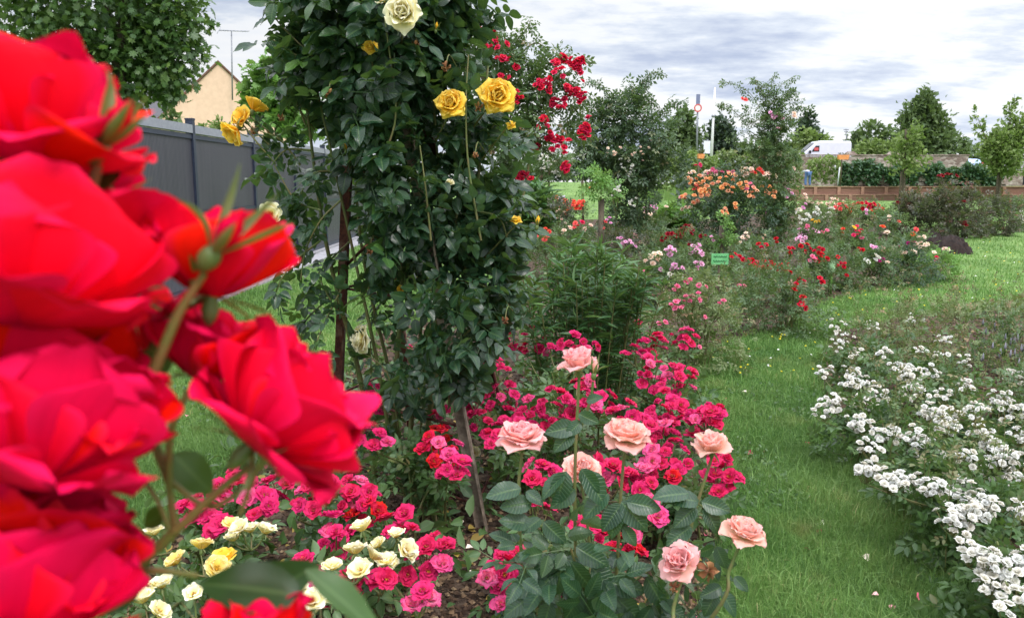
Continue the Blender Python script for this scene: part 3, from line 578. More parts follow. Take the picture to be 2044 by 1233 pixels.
for k in range(int(LW / 1.87) + 1):
    x = x0 + .3 + k * 1.87
    m = MB(); box(m, (x, YT + .36, .75), (.24, .10, .62)); m.build('post', M['timberl'], tw, False)
    m = MB(); box(m, (x + .75, YT - .09, .2), (.22, .10, .48)); m.build('post', M['timberl'], tw, False)
mb = MB(); xs = np.linspace(9.5, 60, 30); yy = np.linspace(YT + .5, 80, 12); X, Y = np.meshgrid(xs, yy); mb.add(np.stack([X, Y, np.full_like(X, 1.08) + .02 * np.sin(X) * np.sin(Y)], -1).reshape(-1, 3), [grid_faces(30, 12)])
# front skirt keeps the terrace solid
mb.add([(9.5, YT + .5, 1.08), (60, YT + .5, 1.08), (60, YT + .5, -.1), (9.5, YT + .5, -.1), (9.5, 80, 1.08), (9.5, 80, -.1)], [np.array([[0, 3, 2, 1], [0, 4, 5, 3]])]); kind(mb.build('upper_lawn', M['lawn'], None, False), 'structure')
# grey rubble wall carrying the street
t = NT('rubble masonry'); ps = t.pos(); mp = t.n('ShaderNodeMapping', {'Vector': ps, 'Scale': (1, 1, 1.8)}); vo = t.n('ShaderNodeTexVoronoi', {'Vector': mp.outputs[0], 'Scale': 2.6}); sepc = t.n('ShaderNodeSeparateColor'); t.set(sepc.inputs[0], vo.outputs['Color'])
nz = t.noise(.5, 4, ps); col = t.ramp(sepc.outputs[0], [(0, C(120, 104, 98)), (.5, C(156, 142, 134)), (1, C(182, 172, 164))]); col = t.mix(t.rng(nz, .4, .65, 0, .55), col, C(112, 92, 84)); vd = t.n('ShaderNodeTexVoronoi', {'Vector': mp.outputs[0], 'Scale': 2.6}, feature='DISTANCE_TO_EDGE')
col = t.mix(t.rng(vd.outputs[0], .0, .06, .5, 0), col, C(96, 88, 82)); M['rubble'] = t.end(t.bsdf(col, .95, .1, normal=t.bump(vd.outputs[0], .5, .1)))
YW = 80.0; xw0, xw1 = (1480 - CX) / F * YW, (1918 - CX) / F * YW; zt = P(1800, 312, YW)[2]
sw = thing('stone_wall', 'tall grey brown rubble wall below the street, behind the ivy', 'wall', ((xw0 + xw1) / 2, YW, 0))
m = MB(); n = 26
for i in range(n):
    xa, xb = xw0 + (xw1 - xw0) * i / n, xw0 + (xw1 - xw0) * (i + 1) / n; zz = zt + rng.normal(0, .03) - (.06 if i % 9 == 4 else 0)
    box(m, ((xa + xb) / 2, YW + .3, zz / 2), (xb - xa + .001 * (i % 2), .6 + .01 * (i % 2), zz))
m.build('wall_face', M['rubble'], sw, False)
m = MB(); box(m, ((xw0 + xw1) / 2, YW + .3, zt + .11), (xw1 - xw0 + .1, .72, .12)); m.build('coping', M['conc'] if False else M['rubble'], sw, False)
for i, x in enumerate((1785, 1700)):
    q = P(x, 306, YW); m = MB(); box(m, (q[0], YW + .3, zt + .32), (1.1, .6, .3), taper=.5); m.build('coping_hump', M['rubble'], sw, False)
zl = P(1980, 345, YW)[2]; lw = thing('low_stone_wall', 'lower pale rubble wall continuing to the right picture edge', 'wall', (52, YW, 0)); m = MB(); box(m, ((xw1 + 66) / 2, YW + .32, zl / 2), (66 - xw1, .6, zl)); m.build('wall_face', M['rubble'], lw, False)
m = MB(); box(m, ((xw1 + 66) / 2, YW + .32, zl + .06), (66 - xw1, .7, .11)); m.build('coping', M['rubble'], lw, False)
mb = MB(); X = np.array([5., 30, 45, 52, 80]); Z = np.array([3.4, 3.3, 2.9, 2.5, 2.4]); yy = np.array([80.7, 96, 150.]); XX, YY = np.meshgrid(X, yy); ZZ = np.tile(Z, (3, 1)); mb.add(np.stack([XX, YY, ZZ], -1).reshape(-1, 3), [grid_faces(5, 3)]); M['asph'] = plain('asphalt', C(70, 70, 74), C(60, 60, 62), 20, rough=.9); kind(mb.build('road', M['asph'], None, False), 'structure')
# pale fieldstone piles showing through the ivy
for i, (px, py, w_, h_) in enumerate([(1762, 358, 22, 40), (1718, 366, 26, 16), (1838, 358, 26, 30), (1880, 366, 34, 20), (1915, 364, 24, 22), (1996, 366, 14, 16)]):
    YB = 75.3; h_ = h_ * .72; b = P(px, 373, YB); s = YB / F; m = MB(); o = thing('rock_buttress', ['tall pointed heap of pale stones parting the ivy hedge', 'small grey stone mound at the left foot of the ivy hedge', 'pale triangular stone heap in the middle of the ivy hedge', 'broad low stone heap at the right part of the ivy hedge', 'squat stone block heap below the parked blue car', 'small stone heap near the trunk of the right young tree'][i], 'rock', (b[0], YB, 1.08), 'stone heaps along the ivy hedge')
    for k in range(22):
        f_ = random.random() ** 1.4; z = f_ * h_ * s; xx = random.uniform(-1, 1) * (1 - f_) * w_ * s * .55; sz = random.uniform(.25, .55); box(m, (b[0] + xx, YB + random.uniform(-.3, .3), 1.08 + z), (sz * 1.4, sz, sz * .7), random.uniform(-.6, .6), taper=.7)
    m.build('stones', M['rubble'], o, False)
# ivy hedge
def hedge(name, label, px0, px1, top, bot, Y, mat, n, ls, thick=.8, T=L_SIMPLE, group=None, gaps=(), cat='hedge', zbase=1.08):
    c = P((px0 + px1) / 2, bot, Y); o = thing(name, label, cat, (c[0], Y, zbase), group); m = MB(); s = Y / F
    px = rng.uniform(px0, px1, n); f_ = rng.random(n) ** .8; tp = top(px) if callable(top) else np.full(n, float(top)); tp = tp + 5 * np.sin(px * .09) + 3 * np.sin(px * .23 + 1); py = bot - f_ * (bot - tp)
    keep = np.ones(n, bool)
    for gx_, gy_, gw in gaps: keep &= ~((np.abs(px - gx_) < gw * np.clip((py - gy_) / (bot - gy_), 0, 1)))
    px, py = px[keep], py[keep]; n = len(px); a = (px - CX) / F; b = -(py - CY) / F; yv = Y + rng.uniform(-thick, thick, n) * (.4 + .6 * rng.random(n)); d = np.stack([a, CP + b * SP, -SP + b * CP], 1); p = CAM + d * (yv / d[:, 1])[:, None]
    p[:, 2] = np.maximum(p[:, 2], zbase + .02); out = nrm(np.stack([rng.normal(0, .6, n), -np.ones(n) * .8, rng.normal(.3, .5, n)], 1)); leaves(m, p, out, ls, T, up=.1); m.build('foliage', M[mat], o); return o
hedge('ivy_hedge', 'long dark green ivy hedge draped over the terrace wall with pale stone gaps', 1672, 2002, lambda x: np.where(x < 1760, 324, np.where(x < 1880, 332, 333)), 372, 75, 'leaf_ivy', 9500, .34, gaps=[(1762, 340, 13), (1718, 357, 12), (1838, 336, 15), (1882, 354, 26), (1996, 352, 12)])
hedge('climbing_vine', 'yellow green climbing vine on the wall beside the orange flower trough', 1612, 1676, lambda x: 312 + (x - 1612) * .1, 366, 74, 'leaf_farlight', 1100, .3)
hedge('grape_vine', 'yellow green vine covering the far wall left of the white pole', 1300, 1430, 308, 380, 46, 'leaf_farlight', 2600, .24, zbase=.9)
hedge('hop_vine', 'green and russet vine along the far wall right of the white pole', 1430, 1600, 306, 380, 47, 'leaf_thin', 3000, .24, zbase=.9)
hedge('boxwood_hedge', 'dark low hedge closing the sloping lawn behind the white standards', 1000, 1180, 340, 361, 66, 'leaf_fardark', 1500, .36, zbase=1.3)
# ================================================================== vehicles, poles, signs, people
def loft(mb, secs, mat=0, tint=.5):
    """secs: list of equal length closed rings"""
    k = len(secs[0]); V = np.concatenate([np.asarray(s, float) for s in secs]); i = np.arange(k); j = (i + 1) % k
    f = np.concatenate([np.stack([i + k * m, j + k * m, j + k * (m + 1), i + k * (m + 1)], 1) for m in range(len(secs) - 1)]); inf = np.zeros((len(V), 3)); inf[:, 2] = tint
    mb.add(V, [f, np.array([list(range(k))[::-1], [k * (len(secs) - 1) + q for q in range(k)]])], inf, mat)
M['vanpaint'] = plain('white van paint', C(222, 222, 236), C(214, 214, 230), 2, rough=.35, bump=0); M['bluep'] = plain('pale blue car paint', C(170, 190, 220), C(160, 180, 214), 2, rough=.3, bump=0); M['tyre'] = plain('tyre', C(30, 30, 32), None, 5, rough=.8); M['black'] = plain('black trim', C(34, 36, 42), None, 5, rough=.5); M['redsign'] = plain('red lettering', C(198, 84, 86), None, 5, rough=.5)  # redsign: haze of distance put into the colour as a faded red
# panel van, side view, nose to the left
YV = 85.0; vb = P(1600, 330, YV); zr = 3.2; L_ = 100 * YV / F; hv = P(1650, 281, YV)[2] - zr; xv = P(1598, 300, YV)[0]
van = thing('panel_van', 'white high roofed panel van parked above the stone wall, nose pointing left', 'van', (xv + L_ / 2, YV + 1, zr))
prof = [(0.0, .45), (0.02, .95), (.30, 1.20), (1.15, 1.95), (1.75, hv - .05), (2.1, hv), (L_ - .12, hv - .03), (L_, hv - .25), (L_, .45)]
def ring(sx, y): return [(xv + x * 1.0, y, zr + z) for x, z in prof]
m = MB(); secs = [];
for y, f_ in ((YV, .94), (YV + .12, 1), (YV + 1.85, 1), (YV + 1.98, .94)): secs.append([(xv + L_ / 2 + (x - L_ / 2) * (1 if f_ == 1 else .985), y, zr + (z if f_ == 1 else .45 + (z - .45) * f_)) for x, z in prof])
loft(m, secs); body = m.build('body', M['vanpaint'], van, False); mo = body.modifiers.new('bevel', 'BEVEL'); mo.width = .06; mo.segments = 2
m = MB(); q = lambda x, z, y=YV - .012: (xv + x, y, zr + z)
m.add([q(1.12, 1.38), q(1.95, 1.38), q(1.95, 2.0), q(1.55, 2.0)], [np.array([[0, 1, 2, 3]])]); m.build('side_window', M['glass'], van, False)
m = MB(); m.add([q(1.42, 1.5, YV - .03), q(1.85, 1.5, YV - .03), q(1.85, 1.82, YV - .03), q(1.42, 1.82, YV - .03)], [np.array([[0, 1, 2, 3]])]); m.build('seat_cover', M['redsign'], van, False)
m = MB(); m.add([(xv + .45, YV + .2, zr + 1.36), (xv + .45, YV + 1.75, zr + 1.36), (xv + 1.48, YV + 1.75, zr + 2.28), (xv + 1.48, YV + .2, zr + 2.28)], [np.array([[0, 1, 2, 3]])]); V0 = m.V[0]; V0[:, 2] += .06; m.build('windscreen', M['glass'], van, False)
m = MB(); box(m, (xv + .95, YV - .14, zr + 1.35), (.16, .2, .3)); m.build('mirror', M['black'], van, False)
for x in (.95, L_ - 1.1):
    m = MB(); lathe(m, (xv + x, YV - .03, zr + .34), (0, 1, 0), [(.2, 0), (.34, .02), (.35, .12), (.34, .2), (.2, .22)], 16); wh = m.build('wheel', M['tyre'], van)
# blue car seen from behind above the low wall
YC = 88.0; cb = P(1941, 330, YC); zr2 = 2.75; car = thing('parked_car', 'pale blue car roof showing above the hedge right of the stone wall', 'car', (cb[0], YC, zr2)); zt2 = P(1941, 316, YC)[2] - zr2; s = YC / F
secs = []
for y, k1, k2 in ((0, .96, .62), (.5, 1, .95), (1.5, 1, 1), (3.0, 1, .72), (4.2, .92, .55)):
    wv_ = 22 * s * k1; secs.append([(cb[0] - wv_, YC + y, zr2 + .3), (cb[0] + wv_, YC + y, zr2 + .3), (cb[0] + wv_, YC + y, zr2 + zt2 * .55 * min(1, k2 + .2)), (cb[0] + wv_ * .86, YC + y, zr2 + zt2 * k2 * .93), (cb[0] + wv_ * .6, YC + y, zr2 + zt2 * k2), (cb[0] - wv_ * .6, YC + y, zr2 + zt2 * k2), (cb[0] - wv_ * .86, YC + y, zr2 + zt2 * k2 * .93), (cb[0] - wv_, YC + y, zr2 + zt2 * .55 * min(1, k2 + .2))])
m = MB(); loft(m, secs); m.build('body', M['bluep'], car)
m = MB(); w1, w2 = 19.5 * s, 14.5 * s; m.add([(cb[0] - w1, YC + .12, zr2 + zt2 * .66), (cb[0] + w1, YC + .12, zr2 + zt2 * .66), (cb[0] + w2, YC + .42, zr2 + zt2 * .9), (cb[0] - w2, YC + .42, zr2 + zt2 * .9)], [np.array([[0, 1, 2, 3]])]); m.build('rear_window', plain('pale reflecting glass', C(150, 176, 214), None, 4, rough=.1, spec=.8, bump=0), car, False)
for k in (-1, 1):
    m = MB(); box(m, (cb[0] + k * 19 * s, YC - .02, zr2 + .85), (.2, .06, .3)); m.build('tail_lamp', M['redsign'], car, False)
    m = MB(); lathe(m, (cb[0] + k * 18 * s - .1, YC + .8, zr2 + .32), (1, 0, 0), [(.2, 0), (.32, .02), (.32, .2), (.2, .22)], 14); m.build('wheel', M['tyre'], car)
# white pole, road sign, white board
po = thing('white_pole', 'tall slim white pole leaning slightly right behind the apricot rose', 'pole', tuple(P(1419, 322, 70)))
b0, b1 = P(1419, 330, 70), P(1427, 175, 70); b0 = b0 + (b0 - b1) * .1; m = MB(); tube(m, [b0, b1], .15, .07, 8); m.build('shaft', plain('white painted metal', C(226, 222, 226), C(210, 208, 214), 6, rough=.5), po)
m = MB(); e = P(1424, 232, 70); lathe(m, e, (0, 0, 1), [(.13, -.1), (.16, -.08), (.16, .08), (.12, .1)], 8); m.build('collar', M['zinc'], po)
rs_ = thing('road_sign', 'road sign on a grey post, red ringed disc under a blue plate', 'road sign', tuple(P(1391, 330, 72)))
m = MB(); tube(m, [P(1390, 340, 72), P(1393, 190, 72)], .09, .08, 7); m.build('post', M['zinc'], rs_)
q = P(1393, 216, 71.8); m = MB(); lathe(m, q, (0, -1, 0), [(.24, 0), (.26, .02), (.24, .04)], 20); di = m.build('disc', plain('white sign face', C(232, 226, 226), None, 5, rough=.5), rs_, False)
m = MB(); lathe(m, q, (0, -1, 0), [(.34, -.01), (.35, .05), (.24, .055), (.23, .03)], 20); m.build('red_ring', M['redsign'], rs_, False)
m = MB(); q = P(1393.5, 199, 71.8); box(m, tuple(q), (.34, .04, .9)); m.build('blue_plate', plain('blue sign', C(112, 118, 150), None, 5, rough=.5), rs_, False)  # plate blue greyed in its colour to stand in for distance haze
bo = thing('notice_board', 'small white notice board beside the foot of the white pole', 'board', tuple(P(1411, 325, 66))); m = MB(); box(m, tuple(P(1411, 294, 66)), (.52, .06, 1.0)); m.build('panel', M['vanpaint'], bo, False); m = MB(); tube(m, [P(1411, 345, 66.1), P(1411, 290, 66.1)], .04, .04, 5); m.build('post', M['zinc'], bo)
an = thing('roof_antenna', 'small rooftop television antenna against the sky right of the van', 'antenna', tuple(P(1690, 300, 110))); m = MB(); tube(m, [P(1690, 300, 110), P(1689, 257, 110)], .06, .05, 5); m.build('mast', M['zinc'], an); m = MB()
for y_, w_ in ((259, 5), (263, 4)): tube(m, [P(1689 - w_, y_, 110), P(1689 + w_, y_, 110)], .05, .05, 4)
m.build('antenna_boom', M['zinc'], an)
M['terra'] = plain('orange terracotta', C(226, 150, 92), C(206, 132, 80), 9, rough=.8)
def trough(px, py, Y, label, zb, w_=13):
    s = Y / F; c = P(px, py, Y); o = thing('flower_trough', label, 'planter', (c[0], Y, zb), 'orange troughs on posts'); m = MB(); box(m, tuple(c), (w_ * 1.5 * s, .3, 9 * s)); V0 = m.V[0]; V0[4:, 0] = c[0] + (V0[4:, 0] - c[0]) * 1.2
    m.build('trough', M['terra'], o, False); m = MB(); tube(m, [(c[0] - .1, Y, zb), (c[0] - .1, Y, c[2])], .05, .05, 6); m.build('post', M['wood'], o)
    m = MB(); p = np.stack([rng.uniform(-w_ * .8 * s, w_ * .8 * s, 60) + c[0], rng.uniform(-.15, .15, 60) + Y, rng.uniform(0, .12, 60) + c[2] + 4.5 * s], 1); leaves(m, p, np.tile(UP, (60, 1)), .12, L_SIMPLE); m.build('plants', M['leaf_burg'], o)
trough(1683, 314, 72, 'orange flower trough on a post in front of the white van', 1.08, 12.5); trough(1399, 312, 44, 'orange flower trough left of the white notice board', .3, 7)
st = thing('garden_stake', 'thin white leaning stake below the flower trough by the ivy', 'stake', tuple(P(1673, 366, 73))); m = MB(); tube(m, [P(1672, 369, 73), P(1676, 334, 73)], .05, .05, 6); m.build('pole', M['vanpaint'], st); m = MB(); box(m, tuple(P(1676.4, 336, 73)), (.1, .06, .2)); m.build('cap', M['wallw'], st)
st = thing('marker_post', 'short pale marker post left of the leaning white stake', 'stake', tuple(P(1666, 366, 73.5))); m = MB(); tube(m, [P(1666, 369, 73.5), P(1667, 331, 73.5)], .03, .03, 6); m.build('pole', M['leaf_fresh'], st); m = MB(); tube(m, [P(1667, 340, 73.5), P(1667, 330, 73.5)], .06, .06, 6); m.build('tip', M['vanpaint'], st)
# house on the right edge
c = P(2254, 330, 95); h, tr = gable_house('brown_roof_house', 'house with a brown tiled roof rising behind the right young tree', (c[0], 95), 12, 11, 7.7, P(2075, 211, 95)[2], M['wallw'], M['tile'], rz=0.0)
# bending gardener: one continuous skinned body, clothes as children
def skin(name, joints, edges, radii, mat, parent, sub=1):
    me = bpy.data.meshes.new(name); me.from_pydata([tuple(j) for j in joints], edges, []); me.update(); o = bpy.data.objects.new(name, me); COL.objects.link(o)
    o.modifiers.new('skin', 'SKIN'); me.skin_vertices[0].data[0].use_root = True
    for i, r in enumerate(radii): me.skin_vertices[0].data[i].radius = (r, r)
    sm = o.modifiers.new('sub', 'SUBSURF'); sm.levels = sm.render_levels = sub; me.materials.append(mat)
    if parent is not None: o.parent = parent
    return o
M['skinm'] = plain('skin', C(200, 150, 124), None, 5, rough=.6); M['jean'] = plain('blue jeans', C(70, 96, 142), C(88, 114, 160), 14, rough=.9); M['shirt'] = plain('pale shirt', C(196, 196, 204), C(180, 182, 190), 10, rough=.9); M['hair'] = plain('grey hair', C(150, 146, 142), None, 9, rough=.9); M['darkc'] = plain('dark clothing', C(34, 34, 44), C(44, 44, 54), 9, rough=.9)
def gardener(base, label, rz, sc):
    o = thing('person', label, 'person', base); o.rotation_euler = (0, 0, rz); o.scale = (sc,) * 3
    J = [(0, 0, .92), (0, .12, 1.02), (0, .32, 1.05), (0, .46, .98), (0, .56, .92), (.12, 0, .88), (.15, .03, .48), (.16, -.02, .08), (.16, .14, .03), (-.12, 0, .88), (-.15, .05, .48), (-.16, 0, .08), (-.16, .16, .03), (.19, .38, 1.0), (.24, .46, .72), (.18, .56, .48), (-.19, .38, 1.0), (-.24, .46, .72), (-.18, .56, .48)]
    E = [(0, 1), (1, 2), (2, 3), (3, 4), (0, 5), (5, 6), (6, 7), (7, 8), (0, 9), (9, 10), (10, 11), (11, 12), (2, 13), (13, 14), (14, 15), (2, 16), (16, 17), (17, 18)]
    R = [.13, .12, .13, .06, .095, .09, .06, .045, .04, .09, .06, .045, .04, .055, .042, .035, .055, .042, .035]
    skin('body', J, E, R, M['skinm'], o)
    idx = [0, 5, 6, 7, 9, 10, 11]; skin('jeans', [J[i] for i in idx], [(0, 1), (1, 2), (2, 3), (0, 4), (4, 5), (5, 6)], [.155, .115, .088, .078, .115, .088, .078], M['jean'], o)
    idx = [0, 1, 2, 13, 14, 16, 17]; skin('shirt', [J[i] for i in idx], [(0, 1), (1, 2), (2, 3), (3, 4), (2, 5), (5, 6)], [.145, .165, .17, .08, .06, .08, .06], M['shirt'], o)
    skin('hair', [(0, .56, .96), (0, .62, .95)], [(0, 1)], [.10, .07], M['hair'], o); return o
b = P(1612, 372, 67); gardener((b[0], 67, 1.08), 'gardener in blue jeans bending over the back bed', .25, 1.22)
# dark clothed visitor cut by the right picture edge
b = P(2045, 372, 70); o = thing('person', 'visitor in dark clothes standing at the far right edge', 'person', (b[0], 70, 1.08)); o.scale = (.98,) * 3
J = [(0, 0, .95), (0, 0, 1.2), (0, 0, 1.42), (0, 0, 1.55), (0, -.02, 1.68), (.1, 0, .9), (.11, -.02, .5), (.11, .02, .08), (.11, -.12, .03), (-.1, 0, .9), (-.11, -.02, .5), (-.11, .02, .08), (-.11, -.12, .03), (.2, 0, 1.4), (.24, .02, 1.1), (.22, -.08, .85), (-.2, 0, 1.4), (-.24, .02, 1.1), (-.22, -.08, .85)]
E = [(0, 1), (1, 2), (2, 3), (3, 4), (0, 5), (5, 6), (6, 7), (7, 8), (0, 9), (9, 10), (10, 11), (11, 12), (2, 13), (13, 14), (14, 15), (2, 16), (16, 17), (17, 18)]
skin('body', J, E, [.13, .12, .12, .055, .095, .09, .06, .045, .04, .09, .06, .045, .04, .055, .042, .035, .055, .042, .035], M['skinm'], o)
skin('trousers', [J[i] for i in (0, 5, 6, 7, 9, 10, 11)], [(0, 1), (1, 2), (2, 3), (0, 4), (4, 5), (5, 6)], [.15, .11, .085, .075, .11, .085, .075], M['darkc'], o)
skin('jacket', [J[i] for i in (0, 1, 2, 13, 14, 16, 17)], [(0, 1), (1, 2), (2, 3), (3, 4), (2, 5), (5, 6)], [.16, .15, .15, .075, .06, .075, .06], M['darkc'], o)
skin('hair', [(0, .01, 1.74), (0, .04, 1.66)], [(0, 1)], [.095, .09], M['hair'], o)
# background trees beyond the wall
def bgtree(name, label, px, base, blobs, Y, mat, ls, **k):
    b0 = P(px, base, Y); top = min(b[1] for b in blobs); tree(name, label, b0, [b0, P(px, (base + top) / 2, Y), P(px, top + 10, Y)], blobs_px(blobs, Y, .8), mat, ls, **k)
bgtree('hornbeam_tree', 'tall dense pointed tree, the highest beyond the far wall', 1842, 330, [(1842, 212, 17, 30, 600), (1838, 250, 36, 40, 1200), (1845, 290, 52, 34, 1400), (1808, 280, 24, 42, 700), (1872, 270, 22, 42, 700), (1845, 235, 30, 34, 700)], 115, 'leaf_far', .75, r0=.3, up=.9)
bgtree('round_tree', 'broad rounded tree behind the white van roof right side', 1735, 330, [(1735, 270, 34, 22, 420), (1712, 285, 24, 22, 260), (1765, 280, 26, 20, 260), (1735, 300, 50, 16, 360)], 130, 'leaf_far', .8, r0=.3)
bgtree('lime_bush', 'bright yellow green bush over the wall between van and pointed tree', 1752, 330, [(1748, 300, 30, 18, 360), (1775, 302, 22, 16, 240), (1722, 304, 20, 16, 200)], 100, 'leaf_farlight', .6, r0=.2, cat='bush')
bgtree('ash_tree', 'airy grey green tree between the pointed tree and the right young tree', 1905, 335, [(1905, 288, 22, 24, 260), (1885, 300, 22, 16, 180), (1925, 300, 18, 20, 180)], 120, 'leaf_far', .7, r0=.25)
bgtree('hazel_bush', 'mid green bushes behind the blue parked car', 1965, 340, [(1955, 310, 30, 18, 300), (1985, 300, 26, 24, 300), (1930, 316, 18, 12, 120)], 110, 'leaf_far', .7, r0=.2, cat='bush')
bgtree('cypress_tree', 'dark conical conifer behind the pale pink pillar rose', 1612, 320, [(1612, 250, 16, 24, 420), (1612, 275, 24, 22, 420), (1605, 295, 24, 16, 240)], 120, 'leaf_fardark', .7, r0=.25, up=.9)
bgtree('willow_bush', 'light green rounded bush left of the white van', 1615, 330, [(1612, 282, 30, 20, 420), (1590, 296, 24, 18, 240), (1640, 290, 22, 16, 240)], 105, 'leaf_farlight', .6, r0=.2, cat='bush')
bgtree('dark_yew_tree', 'dark round tree right of the white pole', 1440, 330, [(1438, 262, 22, 26, 500), (1440, 290, 32, 24, 600), (1415, 300, 18, 16, 200)], 95, 'leaf_fardark', .6, r0=.25)
bgtree('poplar_tree', 'two lobed mid green tree behind the road sign', 1360, 340, [(1362, 240, 18, 20, 400), (1345, 265, 26, 24, 450), (1375, 268, 24, 24, 400), (1355, 298, 44, 22, 600)], 90, 'leaf_far', .6, r0=.25)
bgtree('distant_tree', 'low distant trees on the skyline left of the yellow green bushes', 1240, 345, [(1180, 320, 40, 20, 260), (1240, 315, 50, 24, 300), (1300, 310, 40, 26, 300), (1100, 330, 50, 16, 300), (1050, 335, 40, 14, 200)], 100, 'leaf_far', .8, r0=.25)
bgtree('hedgerow_bush', 'hedgerow bush filling the skyline behind the pillar rose', 1500, 335, [(1500, 300, 40, 18, 260), (1545, 304, 36, 16, 220), (1470, 306, 30, 16, 200)], 110, 'leaf_far', .7, r0=.2, cat='bush')
# two young trees with stakes in front of the timber terrace
def young(px, base, bl, label, lean):
    Y = 62.5; b0 = P(px, base, Y); b0[2] = ground_z(b0[0], Y); tree('young_tree', label, b0, [b0, P(px + lean * .5, base - 36, Y), P(px + lean, base - 75, Y), P(px + lean + 2, base - 140, Y)], blobs_px(bl, Y, .8), 'leaf_farlight', .34, group='young staked trees', r0=.16, up=.9, limbs=6, clump=7)
young(1802, 398, [(1812, 282, 18, 24, 260), (1830, 276, 9, 26, 70), (1800, 310, 26, 18, 260), (1825, 318, 28, 20, 260), (1815, 335, 30, 14, 110), (1818, 258, 4, 12, 24)], 'slender young tree with a staked trunk in front of the ivy and the pointed tree', 4)
young(1992, 404, [(2010, 300, 44, 38, 1500), (2034, 262, 30, 36, 900), (1988, 290, 26, 32, 520), (1955, 258, 8, 28, 60), (1948, 235, 5, 20, 30), (2015, 215, 5, 26, 50), (2025, 195, 5, 20, 34), (2010, 335, 36, 16, 400), (1965, 285, 12, 18, 60)], 'young tree with upright wispy shoots and staked trunk at the right edge', 6)
for px, base, t_ in ((1795, 400, 'timber stake on the left of the slender young tree'), (1987, 405, 'timber stake on the left of the wispy young tree')):
    b0 = P(px, base, 62.3); b0[2] = 0; o = thing('tree_stake', t_, 'stake', b0, 'tree stakes'); m = MB(); tube(m, [b0, b0 + UP * 2.3], .07, .06, 6); m.build('pole', M['wood'], o); m = MB(); tube(m, [b0 + UP * 2.1, b0 + UP * 2.1 + np.array([.28, .2, 0])], .03, .03, 5); m.build('tie', M['black'], o)
# soil heap
def heap(px, base, top, hw, label, sd):
    b = G(px, base); Y = b[1]; s = Y / F; hh = P(px, top, Y)[2]; r = np.random.default_rng(sd); m = MB(); nx, ny = 30, 18; u = np.linspace(-1, 1, nx); v = np.linspace(-1, 1, ny); U, V = np.meshgrid(u, v); rr = np.clip(1 - (U ** 2 + V ** 2), 0, 1); Z = hh * rr ** .8 * (1 + .10 * np.sin(U * 5 + 1) * np.cos(V * 4)) + r.normal(0, .03, U.shape) * (rr > 0)
    m.add(np.stack([b[0] + U * hw * s, Y + .3 + V * .6, Z - .02], -1).reshape(-1, 3), [grid_faces(nx, ny)]); tag(m.build('soil_heap', M['heap']), label, 'soil heap')
M['heap'] = plain('dark fresh soil', C(46, 32, 27), C(28, 20, 18), 18, rough=.95, bump=.6, dist=.03)
heap(1912, 506, 472, 36, 'dark brown heap of fresh soil on the lawn by the burgundy shrubs', 1); heap(1872, 490, 466, 22, 'smaller dark soil mound left of the fresh soil heap', 2)
# labels and plates
def plate(px, py, Y, w_, h_, mat, label, name='plant_label', base=None, post='wood'):
    s = Y / F; c = P(px, py, Y); o = thing(name, label, 'sign', (c[0], Y, 0)); m = MB(); box(m, tuple(c), (w_ * s, .012, h_ * s)); pl = m.build('plate', mat, o, False); m = MB(); tube(m, [(c[0], Y + .02, 0), (c[0], Y + .02, c[2])], .014, .014, 5); m.build('post', M[post], o); return o, c, s
M['green'] = plain('green painted plate', C(120, 190, 130), C(100, 176, 112), 14, rough=.5); M['greend'] = plain('dark green ink', C(40, 96, 56), None, 9, rough=.6)
o, c, s = plate(1437, 517, 8.6, 34, 22, M['green'], 'small green name plate with scribbled writing in the middle of the beds'); m = MB()
for k in range(2):
    xs = np.linspace(-13, 13, 24) * s; zz = (5 - 9 * k + 2.2 * np.sin(np.arange(24) * 2.1 + k) * np.cos(np.arange(24) * .7)) * s; tube(m, np.stack([c[0] + xs, np.full(24, 8.6 - .009), c[2] + zz], 1), .0028, .0028, 4)
m.build('writing', M['greend'], o)
plate(1121, 397, 22, 14, 14, M['vanpaint'], 'small white plant label in front of the far left lawn')
b = G(1656, 588); o = thing('green_marker_stake', 'light green capped stake standing at the bed edge among red blooms', 'stake', b); m = MB(); tp = P(1660, 528, b[1]); tube(m, [b, tp], .022, .022, 6); m.build('pole', M['leaf_fresh'], o); m = MB(); tube(m, [P(1660, 546, b[1]), P(1660, 522, b[1])], .045, .045, 8); m.build('sleeve', plain('pale green sleeve', C(168, 206, 160), C(140, 184, 136), 20), o)
